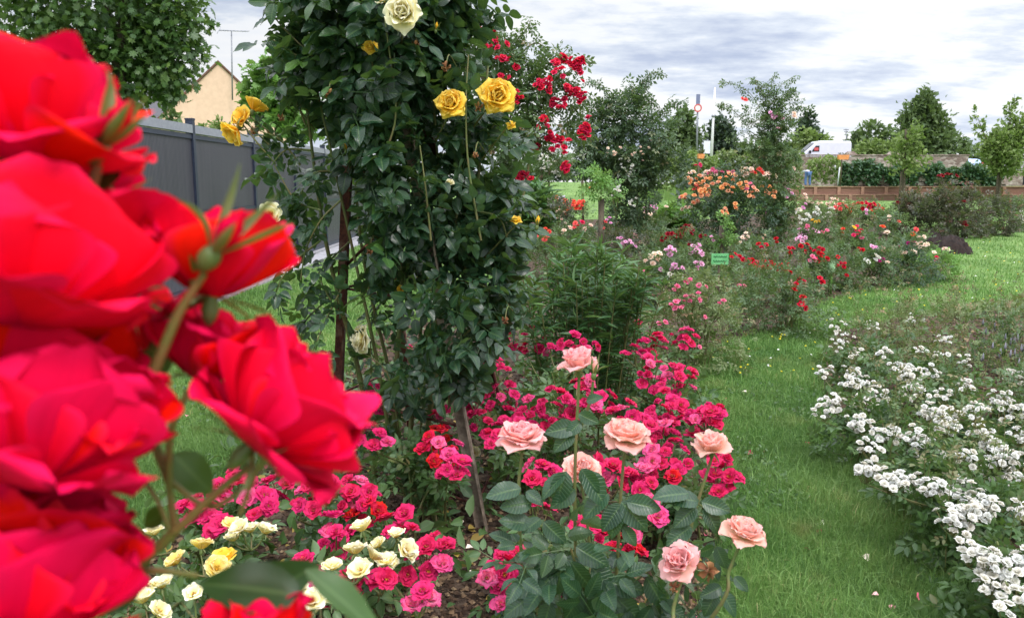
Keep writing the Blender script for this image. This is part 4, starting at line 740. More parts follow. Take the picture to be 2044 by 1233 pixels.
# ================================================================== roses and border plants
def stems_to(m, base, targets, r0, r1, n_extra=0, spread=.06, bend=.25, k=5):
    paths = []
    for q in targets:
        q = np.asarray(q, float); b = base + np.array([rng.normal(0, spread), rng.normal(0, spread), 0]); b[2] = min(base[2], 0.0) if base[2] < .02 else base[2]
        mid = b + (q - b) * .5 + np.array([(b[0] - q[0]) * bend, (b[1] - q[1]) * bend, abs(q[2] - b[2]) * .12]); p = spline([b, mid, q], 5); tube(m, p, r0, r1, k, tint=rng.random(), cap=False); paths.append(p)
    return paths
def dome(px, top, bot, hw, Y, n, dep=None, clump=9, px2=None, shape=.75):
    """leaf points of a bush seen as a dome of half width hw between rows top and bot"""
    s = Y / F; k = max(4, n // clump); f_ = rng.random(k); wd = hw * np.sqrt(np.clip(1 - np.clip((f_ - .25) / .75, 0, 1) ** 2.2, 0, 1)) * (.75 + .25 * np.minimum(f_ / .25, 1))
    a = rng.uniform(0, 2 * math.pi, k); r = rng.random(k) ** .45; x = np.cos(a) * r * wd * s; y = np.sin(a) * r * wd * s * (dep or 1.0)
    c = P(px, bot, Y); zt = P(px, top, Y)[2]; zb = max(c[2], .03); z = zb + f_ * (zt - zb)
    cc = np.stack([c[0] + x, Y + y, z], 1); idx = rng.integers(0, k, n); sp = max(.035, .16 * hw * s); p = cc[idx] + rng.normal(0, sp, (n, 3)) * np.array([1, 1, .7]); p[:, 2] = np.maximum(p[:, 2], .015)
    out = nrm(p - np.array([c[0], Y, zb * .4 + zt * .25]) + rng.normal(0, .05, (n, 3))); return p, out
def facing(out, up=.7, tow=.35, j=.35): return nrm(np.asarray(out) * .7 + UP * up + np.array([0, -tow, 0]) + rng.normal(0, j, 3))
def rose(label, base, blooms, kind_, mat, fs, body=None, leaf='leaf_low', ls=.05, T=None, z=None, name='rose_bush', cat='rose bush', group=None, calyx=False, stam=False, r0=.006, nst=7, up=.7, tow=.35, sprays=0, buds=0, extra=None):
    """base px; blooms [(px, py, rx, ry, n[, mat])]; body (px, top, bot, hw, n)"""
    b = G(*base); Y = b[1]; o = thing(name, label, cat, b, group); ms = MB(); mf = MB(); s = Y / F; tips = []
    if kind_ == 'far': fs, up, tow = fs * 1.28, min(up, .5), max(tow, .75)
    if kind_ == 'semi': blooms = [(q[0], q[1], q[2] * .95, q[3] * .95, int(round(q[4] * 1.55))) + tuple(q[5:]) for q in blooms]
    if kind_ == 'far' and body: body = body[:4] + (int(body[4] * 1.5),)
    def front(px, py):
        if not body: return abs(rng.normal(0, .03))
        f_ = np.clip((body[2] - py) / (body[2] - body[1]), 0, 1); wd = body[3] * math.sqrt(max(0.02, 1 - max(0, (f_ - .25) / .75) ** 2.2)); return s * wd * math.sqrt(max(.05, 1 - min(1, ((px - body[0]) / max(wd, 1)) ** 2))) * rng.uniform(.7, 1.05)
    for bl in blooms:
        px, py, rx, ry, n = bl[:5]; fm = bl[5] if len(bl) > 5 else mat
        zz = z if z is not None else None; c = PZ(px, py, zz + rng.normal(0, .03)) if zz is not None else P(px, py, Y - front(px, py))
        sc = c[1] / F; st = c - np.array([0, 0, max(.05, ry * sc * 1.2)]); tips.append(st); pts = []
        k = 0
        while len(pts) < n and k < n * 30:
            k += 1; a = rng.uniform(0, 6.28); r = math.sqrt(rng.random()); q = c + np.array([math.cos(a) * r * rx * sc, rng.normal(0, .45) * rx * sc, math.sin(a) * r * ry * sc])
            if kind_ == 'far': q[1] = c[1] + rng.normal(0, .2) * rx * sc
            if all(np.linalg.norm((q - e) * np.array([1, .7, 1])) > fs * .56 for e in pts): pts.append(q)
        fm0 = fm
        for q in pts:
            fm = fm0; ax = facing(nrm(q - st + 1e-4), up, tow); sz = fs * rng.uniform(.82, 1.15); kd_ = kind_
            if kind_ == 'semi': sz *= rng.uniform(.82, 1.1); v_ = rng.random(); kd_, sz, fm = ('goblet', sz * .6, fm) if v_ < .10 else (kind_, sz, 'p_fade' if v_ > .86 else fm)
            put(o, kd_, fm, q, ax, sz, calyx, stam and kd_ == kind_)
            tube(ms, spline([st, (st + q) / 2 - UP * .01, q - ax * sz * (.16 if calyx else .03)], 3), r0 * .45, r0 * .32, 4, tint=.6, cap=False)
    bt = tips if len(tips) <= 40 else [tips[i] for i in rng.choice(len(tips), 40, False)]
    if body:
        p, out = dome(body[0], body[1], body[2], body[3], Y, body[4]); leaves(mf, p, out, ls, T or L_COMPF, up=.35, jit=.55)
        ex = p[rng.choice(len(p), min(nst, len(p)), False)]; stems_to(ms, b, ex, r0, r0 * .5, k=4)
    for pth in stems_to(ms, b, bt, r0, r0 * .55):
        q = pth[len(pth) // 3:-1]; 
        if len(q): q = np.repeat(q, 2, 0); a = rng.uniform(0, 6.28, len(q)); leaves(mf, q, np.stack([np.cos(a), np.sin(a), .3 + 0 * a], 1), ls * 1.05, T or L_COMPF, up=.3)
    for i in range(sprays):                                    # thin upright shoots standing out of the bush
        p0 = p[rng.integers(len(p))]; h_ = rng.uniform(.15, .4); e = p0 + np.array([rng.normal(0, .08), rng.normal(0, .08), h_]); pth = spline([p0 - UP * .1, (p0 + e) / 2 + rng.normal(0, .015, 3), e], 4); tube(ms, pth, r0 * .4, r0 * .25, 4, tint=.9, cap=False)
        for j in range(4):
            q = pth[-2] + (pth[-1] - pth[-2]) * rng.random(); g = q + nrm(rng.normal(0, 1, 3) + UP * .8) * rng.uniform(.02, .06); tube(ms, [q, g], r0 * .22, r0 * .18, 3, cap=False); lathe(ms, g, g - q, [(.002, -.004), (.005, 0), (.002, .012)], 4, .9)
        q = np.repeat(pth[1:], 1, 0); a = rng.uniform(0, 6.28, len(q)); leaves(mf, q, np.stack([np.cos(a), np.sin(a), .2 + 0 * a], 1), ls * .7, T or L_COMPF, tint=.85)
    if extra: extra(o, ms, mf)
    if ms.n: ms.build('stems', M['stem'], o)
    if mf.n: mf.build('foliage', M[leaf], o)
    return o
# ---------------- steel obelisk and the yellow climber on it
P1b, P2b = G(668, 950), G(962, 1056); TOP = np.array([P(735, 0, 3.42)[0] - .02, 3.42, 2.62])
P3b, P4b = np.array([P1b[0] + .10, P1b[1] + .62, 0]), np.array([P2b[0] - .02, P2b[1] + .72, 0]); P4b = np.array([P2b[0] + .12, P1b[1] + .35, 0]); P3b = np.array([(P1b[0] * .6 + P2b[0] * .4), P2b[1] - .02, 0]); P3b = np.array([P1b[0] + .28, P1b[1] + .72, 0])
t = NT('rusty painted steel'); ps = t.pos(); na = t.noise(40, 5, ps, .7); nb = t.noise(9, 3, ps); col = t.mix(t.rng(na, .4, .6), C(74, 40, 40), C(104, 60, 52)); col = t.mix(t.rng(nb, .55, .68, 0, .55), col, C(150, 128, 112)); M['rust'] = t.end(t.bsdf(col, .75, .3, .2, t.bump(na, .4, .004)))
M['steelgrey'] = plain('weathered grey steel', C(140, 126, 112), C(98, 84, 74), 26, rough=.8, bump=.4)
ob = thing('garden_obelisk', 'tall rusty steel obelisk of leaning bars hidden inside the yellow climbing rose', 'trellis', ((P1b[0] + P2b[0]) / 2, (P1b[1] + P4b[1]) / 2, 0))
def leg(bp, mat, w_, name='leg'):
    m = MB(); d = nrm(TOP - bp); x = nrm(np.cross(d, np.array([0, 1, 0]))); y = np.cross(d, x); e = bp + (TOP - bp) * .985; V = []
    for c in (bp - d * .05, e):
        for a, b_ in ((-w_, -.004), (w_, -.004), (w_, .004), (-w_ + .008, .004), (-w_ + .008, w_ * 1.8), (-w_, w_ * 1.8)): V.append(c + x * a + y * b_)
    V = np.array(V); i = np.arange(6); j = (i + 1) % 6; m.add(V, [np.stack([i, j, j + 6, i + 6], 1), np.array([[5, 4, 3, 2, 1, 0]]), np.array([[6, 7, 8, 9, 10, 11]])]); m.build(name, M[mat], ob, False)
leg(P1b, 'rust', .023); leg(P2b, 'steelgrey', .025); leg(P3b, 'rust', .02); leg(P4b, 'rust', .02)
def leg_at(bp, z): return bp + (TOP - bp) * (z / TOP[2])
for z in (.10, .42, .93, 1.45, 1.95):
    m = MB(); c = [leg_at(b_, z) for b_ in (P1b, P2b, P4b, P3b)]; 
    for a, b_ in zip(c, c[1:] + c[:1]): tube(m, [a, (a + b_) / 2 + rng.normal(0, .006, 3), b_], .006, .006, 6)
    m.build('ring', M['rust'], ob)
for a, b_ in ((leg_at(P1b, 1.02), leg_at(P2b, 1.36)), (leg_at(P4b, .3), leg_at(P2b, .8))):
    m = MB(); tube(m, [a, b_], .007, .007, 6); m.build('brace', M['rust'], ob)
YP = 3.42
def pillar_bounds(y):
    l = np.interp(y, [-220, -60, 0, 60, 130, 200, 280, 360, 450, 540, 600, 660, 720, 800, 900], [640, 566, 562, 570, 590, 585, 580, 612, 632, 645, 660, 690, 700, 720, 750])
    r = np.interp(y, [-220, -60, 0, 60, 130, 200, 280, 360, 450, 540, 600, 660, 720, 800, 900], [850, 925, 930, 925, 925, 950, 985, 1000, 1008, 1015, 1005, 985, 960, 900, 860]); return l, r
cb_ = np.array([(P1b[0] + P2b[0]) / 2, YP, 0]); cr = thing('climbing_rose', 'tall dark green climbing rose with yellow and cream blooms on the steel obelisk', 'climbing rose', cb_)
nl = 2420; k = 372; yc = rng.uniform(-210, 800, k); dens = np.interp(yc, [-210, -70, 450, 600, 700, 800], [.8, 1, 1, .7, .36, .16]); yc = yc[rng.random(k) < dens]; k = len(yc); l, r = pillar_bounds(yc); l = l + 36 + 26 * np.sin(yc / 31.0) + 16 * np.sin(yc / 13.0 + 1); r = r + 24 * np.sin(yc / 37.0 + 2) + 16 * np.sin(yc / 15.0) - np.where(yc < 260, 18, 8); u_ = rng.uniform(-1, 1, k); xc = (l + r) / 2 + u_ * (r - l) / 2; hw = (r - l) / 2 * YP / F
yd = YP + rng.uniform(-1, 1, k) * np.sqrt(np.clip(1 - u_ ** 2, 0.05, 1)) * .36
cc = np.array([P(a, b_, c) for a, b_, c in zip(xc, yc, yd)]); idx = rng.integers(0, k, nl); pp = cc[idx] + rng.normal(0, .055, (nl, 3)); axl = np.array([P(780, y_, YP) for y_ in yc])[idx]
out = pp - axl; out[:, 2] *= .2; out = nrm(out + rng.normal(0, .04, out.shape)); mf = MB()
def proj(p):
    r = np.asarray(p) - CAM; dp = r[..., 1] * CP - r[..., 2] * SP; up_ = r[..., 1] * SP + r[..., 2] * CP; return CX + F * r[..., 0] / dp, CY - F * up_ / dp
lx, ly = proj(pp); px1 = np.interp(ly, [200, 950], [705, 668]); keep = ~((np.abs(lx - px1) < 42) & (ly > 318) & (pp[:, 1] < 3.72)); keep &= ~((lx < px1) & (ly > 240) & (rng.random(nl) < .55)); keep &= ~((ly > 560) & (np.abs(lx - 770) < 60) & (rng.random(nl) < .45)); leaves(mf, pp[keep], out[keep], .142, L_COMPN, up=-.15, droop=.2, jit=.55, flat=.75)
ms = MB()
# main canes climbing the frame
for x0_, x1_, x2_, x3_, yo in ((770, 790, 800, 740, .05), (800, 780, 720, 700, .1), (850, 860, 880, 860, -.05), (815, 830, 905, 930, -.12), (780, 760, 700, 620, 0), (740, 720, 650, 600, .05), (830, 870, 940, 975, -.1), (790, 830, 850, 830, .2)):
    b_ = PZ(x0_, 1010, 0); b_ = np.array([b_[0], YP + yo + rng.normal(0, .05), 0]); pth = spline([b_, P(x1_, 760, YP + yo), P(x2_, 480, YP + yo), P(x3_, 120, YP + yo * .5)], 8); tube(ms, pth, rng.uniform(.009, .016), .005, 6, tint=rng.random(), cap=False)
def sprig(pts, Y, r0=.005, nleaf=7, ls=.12, m=None, f=None, T=L_COMPN):
    pth = spline([P(a, b_, Y + c) for a, b_, c in pts], 6); tube(m or ms, pth, r0, r0 * .5, 5, tint=.3, cap=False); q = pth[np.linspace(2, len(pth) - 1, nleaf).astype(int)]; d = nrm(np.gradient(pth, axis=0))[np.linspace(2, len(pth) - 1, nleaf).astype(int)]; sd = nrm(rng.normal(0, 1, q.shape)); leaves(f or mf, q, nrm(d * .6 + sd), ls, T, up=0, jit=.3); return pth
for s_ in ([(640, 130, -.1), (590, 80, -.1), (560, 50, -.1), (532, 12, -.1)], [(640, 150, -.15), (590, 110, -.15), (545, 80, -.2)], [(640, 420, -.1), (590, 400, -.1), (548, 330, -.1)], [(640, 480, -.1), (590, 520, -.1), (560, 560, -.12), (545, 600, -.12)], [(900, 100, 0), (950, 60, 0), (985, 30, 0)], [(950, 300, -.2), (985, 250, -.2), (1010, 190, -.2)], [(950, 420, -.2), (1000, 440, -.2), (1020, 520, -.2)], [(940, 560, -.2), (1000, 590, -.2), (1030, 640, -.2)], [(760, 330, -.35), (790, 230, -.38), (775, 90, -.4), (765, 20, -.4)], [(860, 480, -.36), (850, 380, -.38), (838, 290, -.38)], [(960, 480, -.3), (935, 330, -.32), (930, 210, -.32), (935, 110, -.3)], [(600, 330, -.1), (560, 280, -.12), (520, 262, -.15)], [(620, 300, -.1), (570, 300, -.1), (535, 340, -.1)], [(690, 640, -.05), (660, 600, -.1), (640, 560, -.1)], [(680, 400, -.1), (640, 440, -.12), (610, 500, -.12), (600, 560, -.12)], [(690, 560, -.1), (650, 640, -.1), (625, 700, -.12)], [(680, 340, -.1), (620, 350, -.1), (590, 420, -.1)], [(700, 480, .1), (640, 540, .1), (600, 610, .1)], [(850, 720, -.1), (900, 690, -.15), (960, 640, -.2)], [(610, 250, 0), (580, 170, 0), (568, 130, 0)], [(650, 600, .1), (610, 640, .1), (600, 680, .1)]): sprig(s_, YP)
S_ = YP / F
q_ = np.array([P(rng.normal(900, 34), rng.uniform(560, 770), YP - .42 + rng.normal(0, .05)) for _ in range(85)]); leaves(mf, q_, nrm(np.stack([rng.normal(0, .6, 85), -np.ones(85) * .6, rng.normal(-.3, .3, 85)], 1)), .135, L_COMPN, up=-.2)
for px, py, w_, kd, mt, ax, dy in [(806, 30, 78, 'goblet', 'p_cream', (0, .1, 1), -.52), (768, 4, 40, 'single', 'p_cream', (-.4, .5, .6), -.4), (901, 210, 62, 'tea', 'p_yel', (-.1, .35, 1), -.38), (990, 194, 74, 'tea', 'p_yel', (.25, .2, 1), -.36), (474, 258, 72, 'single', 'p_yel', (-.5, -.5, .5), -.15), (506, 221, 66, 'single', 'p_yel', (.3, .6, -.2), -.12), (488, 240, 58, 'single', 'p_yel', (-.2, .5, .7), -.12), (540, 428, 64, 'single', 'p_cream', (.2, .1, 1), -.15), (728, 676, 64, 'tea', 'p_cream', (-.7, .1, .5), -.1), (740, 96, 30, 'tea', 'p_yel', (.1, .4, .8), -.4), (1021, 250, 30, 'dry', 'p_yel', (.5, -.2, .6), -.3), (800, 577, 20, 'single', 'p_yel', (0, .4, 1), -.1), (1030, 444, 26, 'goblet', 'p_yel', (0, .9, .4), -.25), (832, 772, 18, 'single', 'p_yel', (0, .2, 1), 0), (945, 905, 40, 'single', 'p_cream', (.1, .5, .8), -.05), (898, 366, 18, 'goblet', 'p_cream', (.2, .7, .5), -.36), (578, 190, 14, 'single', 'p_yel', (0, .3, 1), .1)]:
    q = P(px, py, YP + dy); a_ = view(*ax); put(cr, kd, mt, q, a_, w_ * (YP + dy) / F * 1.04, True, kd == 'single'); e = q - a_ * w_ * S_ * .2
    tgt = P(px + (780 - px) * .25, py + 70, YP + dy * .6); tube(ms, spline([tgt, (tgt + e) / 2 + np.array([0, -.01, .0]), e], 5), .004, .003, 5, tint=.2, cap=False)
for px, py, w_ in [(655, 187, 24), (743, 207, 24), (828, 92, 24), (890, 135, 24), (842, 600, 28), (738, 498, 28), (570, 124, 18), (1008, 640, 20), (955, 214, 22), (508, 262, 26), (562, 235, 22), (536, 268, 18), (820, 130, 14), (762, 145, 12), (948, 310, 16)]:
    q = P(px, py, YP - .36 + .3 * (px < 640)); put(cr, 'dry', 'p_brown', q, view(rng.normal(0, .3), -.7, .6), w_ * S_ * 1.1, False, False, 'withered_flower'); tube(ms, spline([q + UP * .005, q + np.array([.01, .03, .05]), q + np.array([.03, .12, .02])], 3), .0025, .003, 4, cap=False)
BUDY = bud_meshes(5, 'p_yel')
for px, py, ax, w_ in ((1072, 450, (.15, 1, 0), 30), (690, 300, (0, 1, .3), 20), (870, 60, (.2, 1, .2), 22)): put_bud(cr, BUDY, P(px, py, YP - .3), view(*ax), w_ * S_)
# lower thin shoots and leaves between the canes
for s_ in ([(800, 900, -.1), (790, 820, -.12), (770, 740, -.12), (720, 700, -.1)], [(830, 930, -.1), (840, 850, -.15), (850, 780, -.15), (880, 720, -.15)], [(760, 900, 0), (740, 820, 0), (715, 760, 0), (705, 700, 0)], [(850, 900, 0), (860, 820, 0), (840, 740, 0)], [(790, 980, -.1), (770, 880, -.15), (740, 840, -.2)]): sprig(s_, YP, .0045, 9, .10)
ms.build('stems', M['stem'], cr); mf.build('foliage', M['leaf_dark'], cr)
# ---------------- salmon pink hybrid tea in front
Yk = 1.72; hb = G(1200, 1233); hb = np.array([P(1190, 1100, Yk)[0], Yk + .02, 0]); hp = thing('hybrid_tea_rose', 'upright rose bush with large salmon pink blooms on long stems before the crimson bed', 'rose bush', hb); ms = MB(); mf = MB()
for px, py, w_, kd, mt, ax, Yq, via in [(1153, 728, 96, 'goblet', 'p_teap', (-.12, 1, .05), 1.78, [(1150, 1120), (1148, 930)]), (1042, 872, 112, 'tea', 'p_teap', (0, 1, .12), 1.74, [(1060, 1180), (1036, 1000)]), (1249, 868, 110, 'tea', 'p_tea', (.03, 1, .18), 1.76, [(1225, 1200), (1238, 1000)]), (1420, 892, 88, 'goblet', 'p_tea', (-.1, 1, .2), 1.80, [(1330, 1200), (1390, 1010)]), (1162, 936, 84, 'tea', 'p_tea', (.1, .8, .55), 1.95, [(1180, 1160), (1172, 1040)]), (1486, 1062, 96, 'tea', 'p_tea', (.2, 1, .25), 1.62, [(1420, 1233), (1455, 1140)]), (1358, 1122, 100, 'goblet', 'p_teap', (-.45, .75, .5), 1.52, [(1330, 1300), (1345, 1210)])]:
    q = P(px, py, Yq); a_ = view(*ax); sz = w_ * Yq / F * 1.0; put(hp, kd, mt, q - a_ * sz * .12, a_, sz, True, False)
    b_ = hb + rng.normal(0, .04, 3) * np.array([1, 1, 0]); tube(ms, spline([b_] + [P(a, c, Yq) for a, c in via] + [q - a_ * sz * .3], 6), .0050, .0034, 7, tint=rng.random(), cap=False)
q = P(1414, 1138, 1.50); put(hp, 'dry', 'p_brown', q, view(.3, .4, .7), .068, True, False, 'withered_flower'); q = P(1345, 1170, 1.5); put(hp, 'dry', 'p_brown', q, view(-.2, -.6, .6), .035, False, False, 'withered_flower')
BUDP = bud_meshes(9, 'p_teap'); put_bud(hp, BUDP, P(1186, 745, 1.74), view(.12, 1, .1), 50 * 1.74 / F); tube(ms, spline([P(1160, 850, 1.77), P(1178, 800, 1.75), P(1184, 762, 1.74)], 4), .004, .003, 6, cap=False)
def big_leaves(lst, Y, m, T=None, wj=.3):
    for px, py, qx, qy, *rest in lst:
        a, b_ = P(px, py, Y + (rest[0] if rest else 0)), P(qx, qy, Y + (rest[1] if len(rest) > 1 else (rest[0] if rest else 0) - .02)); d = b_ - a; L = np.linalg.norm(d); n_ = nrm(UP * .55 + np.array([0, -1, 0]) * .7 + rng.normal(0, wj, 3)); inst(m, T or L_FINE, a[None], frames(d[None], n_[None]), [L], [rng.uniform(.15, .6)])
big_leaves([(1130, 940, 1108, 1010), (1128, 945, 1075, 990), (1160, 935, 1195, 985), (1165, 940, 1215, 1010), (1148, 975, 1100, 1015), (1062, 1003, 1000, 1010), (1040, 975, 970, 985), (1050, 980, 1085, 1005), (1080, 1035, 1040, 1060), (1085, 1040, 1130, 1085), (1060, 1045, 1000, 1035), (1240, 1000, 1295, 1060), (1240, 1005, 1200, 1060), (1235, 1010, 1215, 1075), (1250, 1000, 1320, 1015), (1215, 985, 1160, 1030), (1245, 1050, 1270, 1090), (1390, 1010, 1345, 1050), (1395, 1000, 1335, 990), (1400, 1000, 1460, 1020), (1405, 1010, 1440, 1065), (1375, 985, 1305, 985), (1380, 1050, 1330, 1085), (1120, 1110, 1060, 1130), (1130, 1115, 1105, 1190), (1140, 1120, 1180, 1180), (1150, 1090, 1215, 1130), (1110, 1140, 1050, 1200), (1090, 1160, 1010, 1180), (1075, 1180, 1000, 1225), (1180, 1130, 1235, 1190), (1200, 1150, 1180, 1225), (1215, 1160, 1290, 1180), (1230, 1190, 1280, 1240), (1290, 1150, 1330, 1215), (1440, 1180, 1475, 1230), (1430, 1180, 1405, 1230), (1440, 1170, 1400, 1190), (1465, 1150, 1495, 1180), (1430, 1090, 1450, 1135), (1425, 1090, 1390, 1110), (1160, 1180, 1130, 1240), (1100, 1200, 1080, 1260), (1320, 1200, 1370, 1235), (1300, 1210, 1270, 1260), (1150, 850, 1090, 862), (1145, 860, 1105, 900), (1170, 800, 1200, 790), (1160, 840, 1130, 870), (1155, 825, 1195, 845)], 1.66, mf)
lp = []
for i in range(88):
    py = rng.uniform(1080, 1300); px = rng.uniform(1010, 1395); lp.append(P(px, py, rng.uniform(1.6, 1.95)))
lp = np.array(lp); leaves(mf, lp, nrm(np.stack([rng.normal(0, .7, len(lp)), rng.normal(-.4, .5, len(lp)), rng.normal(0, .2, len(lp))], 1)), .125, L_COMPN, up=.1, flat=.9)
stems_to(ms, hb, lp[:14], .005, .003); ms.build('stems', M['stem'], hp); mf.build('foliage', M['leaf_pink'], hp)
# ---------------- crimson groundcover roses round the obelisk
Z = .42; g_ = 'crimson groundcover roses round the obelisk'
rk = dict(kind_='semi', mat='p_fuch', fs=.074, z=Z, group=g_, stam=True, leaf='leaf_low', ls=.085, T=L_COMP)
rose('low rose bush with magenta blooms at the far left of the obelisk bed', (430, 1130), [(400, 1020, 40, 35, 8), (440, 985, 25, 20, 4), (525, 1000, 40, 22, 6), (480, 955, 30, 22, 5), (560, 965, 26, 18, 3), (430, 1045, 30, 16, 3)], body=(460, 1010, 1130, 90, 60), **rk)
rose('low rose bush with deep crimson clusters below the rusty bar', (680, 1180), [(670, 1075, 32, 45, 9), (735, 1020, 34, 30, 5, 'p_red'), (790, 1050, 40, 24, 5), (630, 985, 40, 26, 6), (715, 985, 40, 26, 7), (850, 1110, 45, 36, 8), (600, 1010, 22, 18, 3), (615, 1140, 30, 22, 4), (690, 1170, 40, 26, 5), (760, 1150, 30, 22, 4), (835, 1195, 30, 28, 3), (640, 1200, 30, 24, 3)], body=(720, 1030, 1180, 120, 130), **rk)
rose('rose bush with the bright red cluster between the rusty bar and the grey bar', (850, 1060), [(872, 905, 46, 40, 8, 'p_red'), (905, 935, 30, 24, 4), (885, 872, 30, 16, 3, 'p_red'), (880, 828, 16, 16, 2), (745, 800, 30, 40, 6), (720, 850, 22, 30, 3), (810, 700, 20, 14, 2), (760, 880, 20, 16, 2)], body=(820, 900, 1060, 100, 120), **rk)
rose('rose bush with crimson blooms right of the grey bar', (1060, 1010), [(985, 742, 30, 36, 6), (1000, 795, 42, 30, 7), (1065, 825, 60, 26, 9), (960, 842, 26, 26, 4), (940, 800, 22, 20, 3), (1080, 940, 30, 24, 4), (1020, 850, 30, 18, 3), (990, 870, 30, 16, 3)], body=(1020, 800, 1000, 90, 90), **rk)
rose('rose bush with crimson sprays in front of the willow leaved clump', (1150, 960), [(1050, 680, 44, 24, 8), (1100, 695, 20, 12, 2), (1155, 690, 44, 22, 8), (1135, 810, 60, 26, 9), (1195, 805, 34, 26, 5), (1160, 765, 30, 16, 3), (1240, 820, 26, 20, 4)], body=(1130, 740, 940, 110, 130), **{**rk, 'z': .5})
rose('rose bush with the tallest crimson heads beside the grass path', (1310, 880), [(1268, 648, 10, 10, 1), (1300, 690, 34, 30, 8), (1366, 676, 30, 20, 6), (1300, 745, 30, 36, 8), (1352, 760, 40, 32, 9), (1330, 820, 40, 24, 8), (1270, 710, 24, 20, 3), (1412, 832, 34, 26, 7)], body=(1320, 720, 880, 80, 90), **{**rk, 'z': .5})
rose('rose bush with pink and white eyed crimson blooms behind the salmon roses', (1330, 1080), [(1330, 915, 56, 34, 9), (1346, 955, 14, 14, 1, 'p_red'), (1440, 945, 34, 36, 8), (1210, 960, 34, 40, 5), (1270, 960, 30, 24, 4), (1320, 860, 40, 24, 6), (1270, 850, 30, 22, 4), (1390, 850, 24, 18, 3)], body=(1340, 900, 1060, 100, 120), **rk)
rose('low rose bush with red blooms underneath the salmon pink roses', (1110, 1233), [(1240, 1085, 34, 26, 4, 'p_red'), (1180, 1060, 24, 20, 3), (1020, 1110, 26, 18, 3), (1000, 1150, 40, 30, 5), (1080, 1020, 20, 16, 2), (1290, 1020, 26, 20, 3), (1010, 1200, 30, 18, 3), (1140, 1140, 22, 20, 2), (1270, 960, 16, 14, 2)], body=(1100, 1090, 1233, 110, 120), **rk)
# ---------------- cream and pale yellow roses bottom left
ck = dict(kind_='single', mat='p_cream', fs=.078, z=.47, group='cream floribunda roses bottom left', calyx=True, stam=True, leaf='leaf_low', ls=.08, T=L_COMP, up=.9, tow=.15)
rose('cream rose bush with a broad yellow centred cluster left of the crimson clusters', (470, 1233), [(500, 1062, 46, 22, 4), (455, 1050, 22, 12, 2, 'p_lemon'), (405, 1112, 50, 18, 3, 'p_lemon'), (312, 1072, 20, 16, 1), (440, 1120, 20, 14, 1, 'p_yel')], body=(440, 1110, 1233, 100, 60), **ck)
rose('cream rose bush with pale clusters beside the magenta groundcover', (740, 1260), [(780, 1085, 34, 34, 4), (742, 1065, 22, 14, 1), (705, 1125, 48, 22, 4), (680, 1210, 30, 30, 2), (610, 1195, 24, 30, 2), (775, 1130, 22, 12, 2)], body=(710, 1150, 1260, 90, 60), **ck)
rose('pale yellow rose bush at the bottom left corner', (320, 1300), [(300, 1218, 30, 14, 2), (390, 1200, 14, 12, 1), (330, 1180, 14, 10, 1)], body=(330, 1190, 1300, 90, 50), **ck)
# ---------------- white groundcover roses in the right bed
WH = [(1662, 651, 4), (1821, 638, 5), (1734, 651, 4), (1677, 672, 5), (1880, 677, 4), (1872, 708, 2), (1806, 745, 12), (1790, 735, 6), (1816, 782, 10), (1698, 744, 5), (1655, 800, 7), (1640, 822, 5), (1693, 764, 5), (1729, 769, 6), (1718, 805, 8), (1708, 841, 8), (1744, 785, 5), (1878, 826, 11), (1888, 851, 7), (1770, 867, 8), (1734, 893, 6), (1816, 867, 4), (1839, 895, 12), (1724, 939, 6), (1770, 957, 6), (1798, 962, 7), (1857, 970, 8), (1914, 975, 10), (1996, 913, 13), (1990, 944, 9), (1924, 1021, 14), (1900, 1040, 8), (1960, 1005, 9), (2021, 754, 7), (2000, 820, 9), (2037, 815, 5), (1939, 820, 6), (1924, 769, 4), (1929, 1098, 6), (1965, 1113, 7), (2006, 1134, 10), (1970, 1160, 10), (2037, 1113, 6), (2001, 1216, 3), (2042, 1190, 6), (1965, 887, 5), (1918, 908, 5), (1880, 790, 4), (1850, 740, 4), (1640, 740, 4), (1950, 860, 5), (2030, 870, 6), (1760, 700, 4), (1700, 705, 4), (1920, 720, 3), (1990, 790, 5), (2044, 1020, 6), (2044, 960, 5), (1850, 820, 5), (1660, 690, 3), (1830, 700, 3)]
wb = [((1700, 720), 'white groundcover rose at the far end of the right bed by the path'), ((1720, 880), 'white groundcover rose overhanging the grass path halfway along'), ((1840, 760), 'white groundcover rose behind the middle of the right bed'), ((1850, 985), 'white groundcover rose around the bare dark soil edge'), ((1990, 880), 'white groundcover rose with bare reddish shoots at the right edge'), ((1950, 1080), 'white groundcover rose with the largest massed heads near the corner'), ((2040, 1230), 'white groundcover rose in the bottom right corner')]
gb = np.array([G(b_[0][0], b_[0][1] + 60)[:2] for b_ in wb]); asg = [[] for _ in wb]
for px, py, n in WH:
    c = PZ(px, py, .32); i = int(np.argmin(((gb - c[:2]) ** 2).sum(1))); rr = 9 + 4.4 * math.sqrt(n) * (1 + .4 * (py > 800)); asg[i].append((px + 6, py, rr * .98, rr * .72, int(n * 2.3)))
for (b_, lab), bl in zip(wb, asg):
    base = (b_[0], b_[1] + 60); s0 = G(*base)[1]; hwp = 105 * 2.6 / s0 * 1.5
    rose(lab, base, bl, 'pom', 'p_white', .043, body=(b_[0] + 20, base[1] - 150 * 2.9 / s0, base[1], min(190, hwp), 210), z=.32, leaf='leaf_low', ls=.075, T=L_COMP, group='white groundcover roses in the right bed', sprays=9, r0=.004, up=.8, tow=.3)
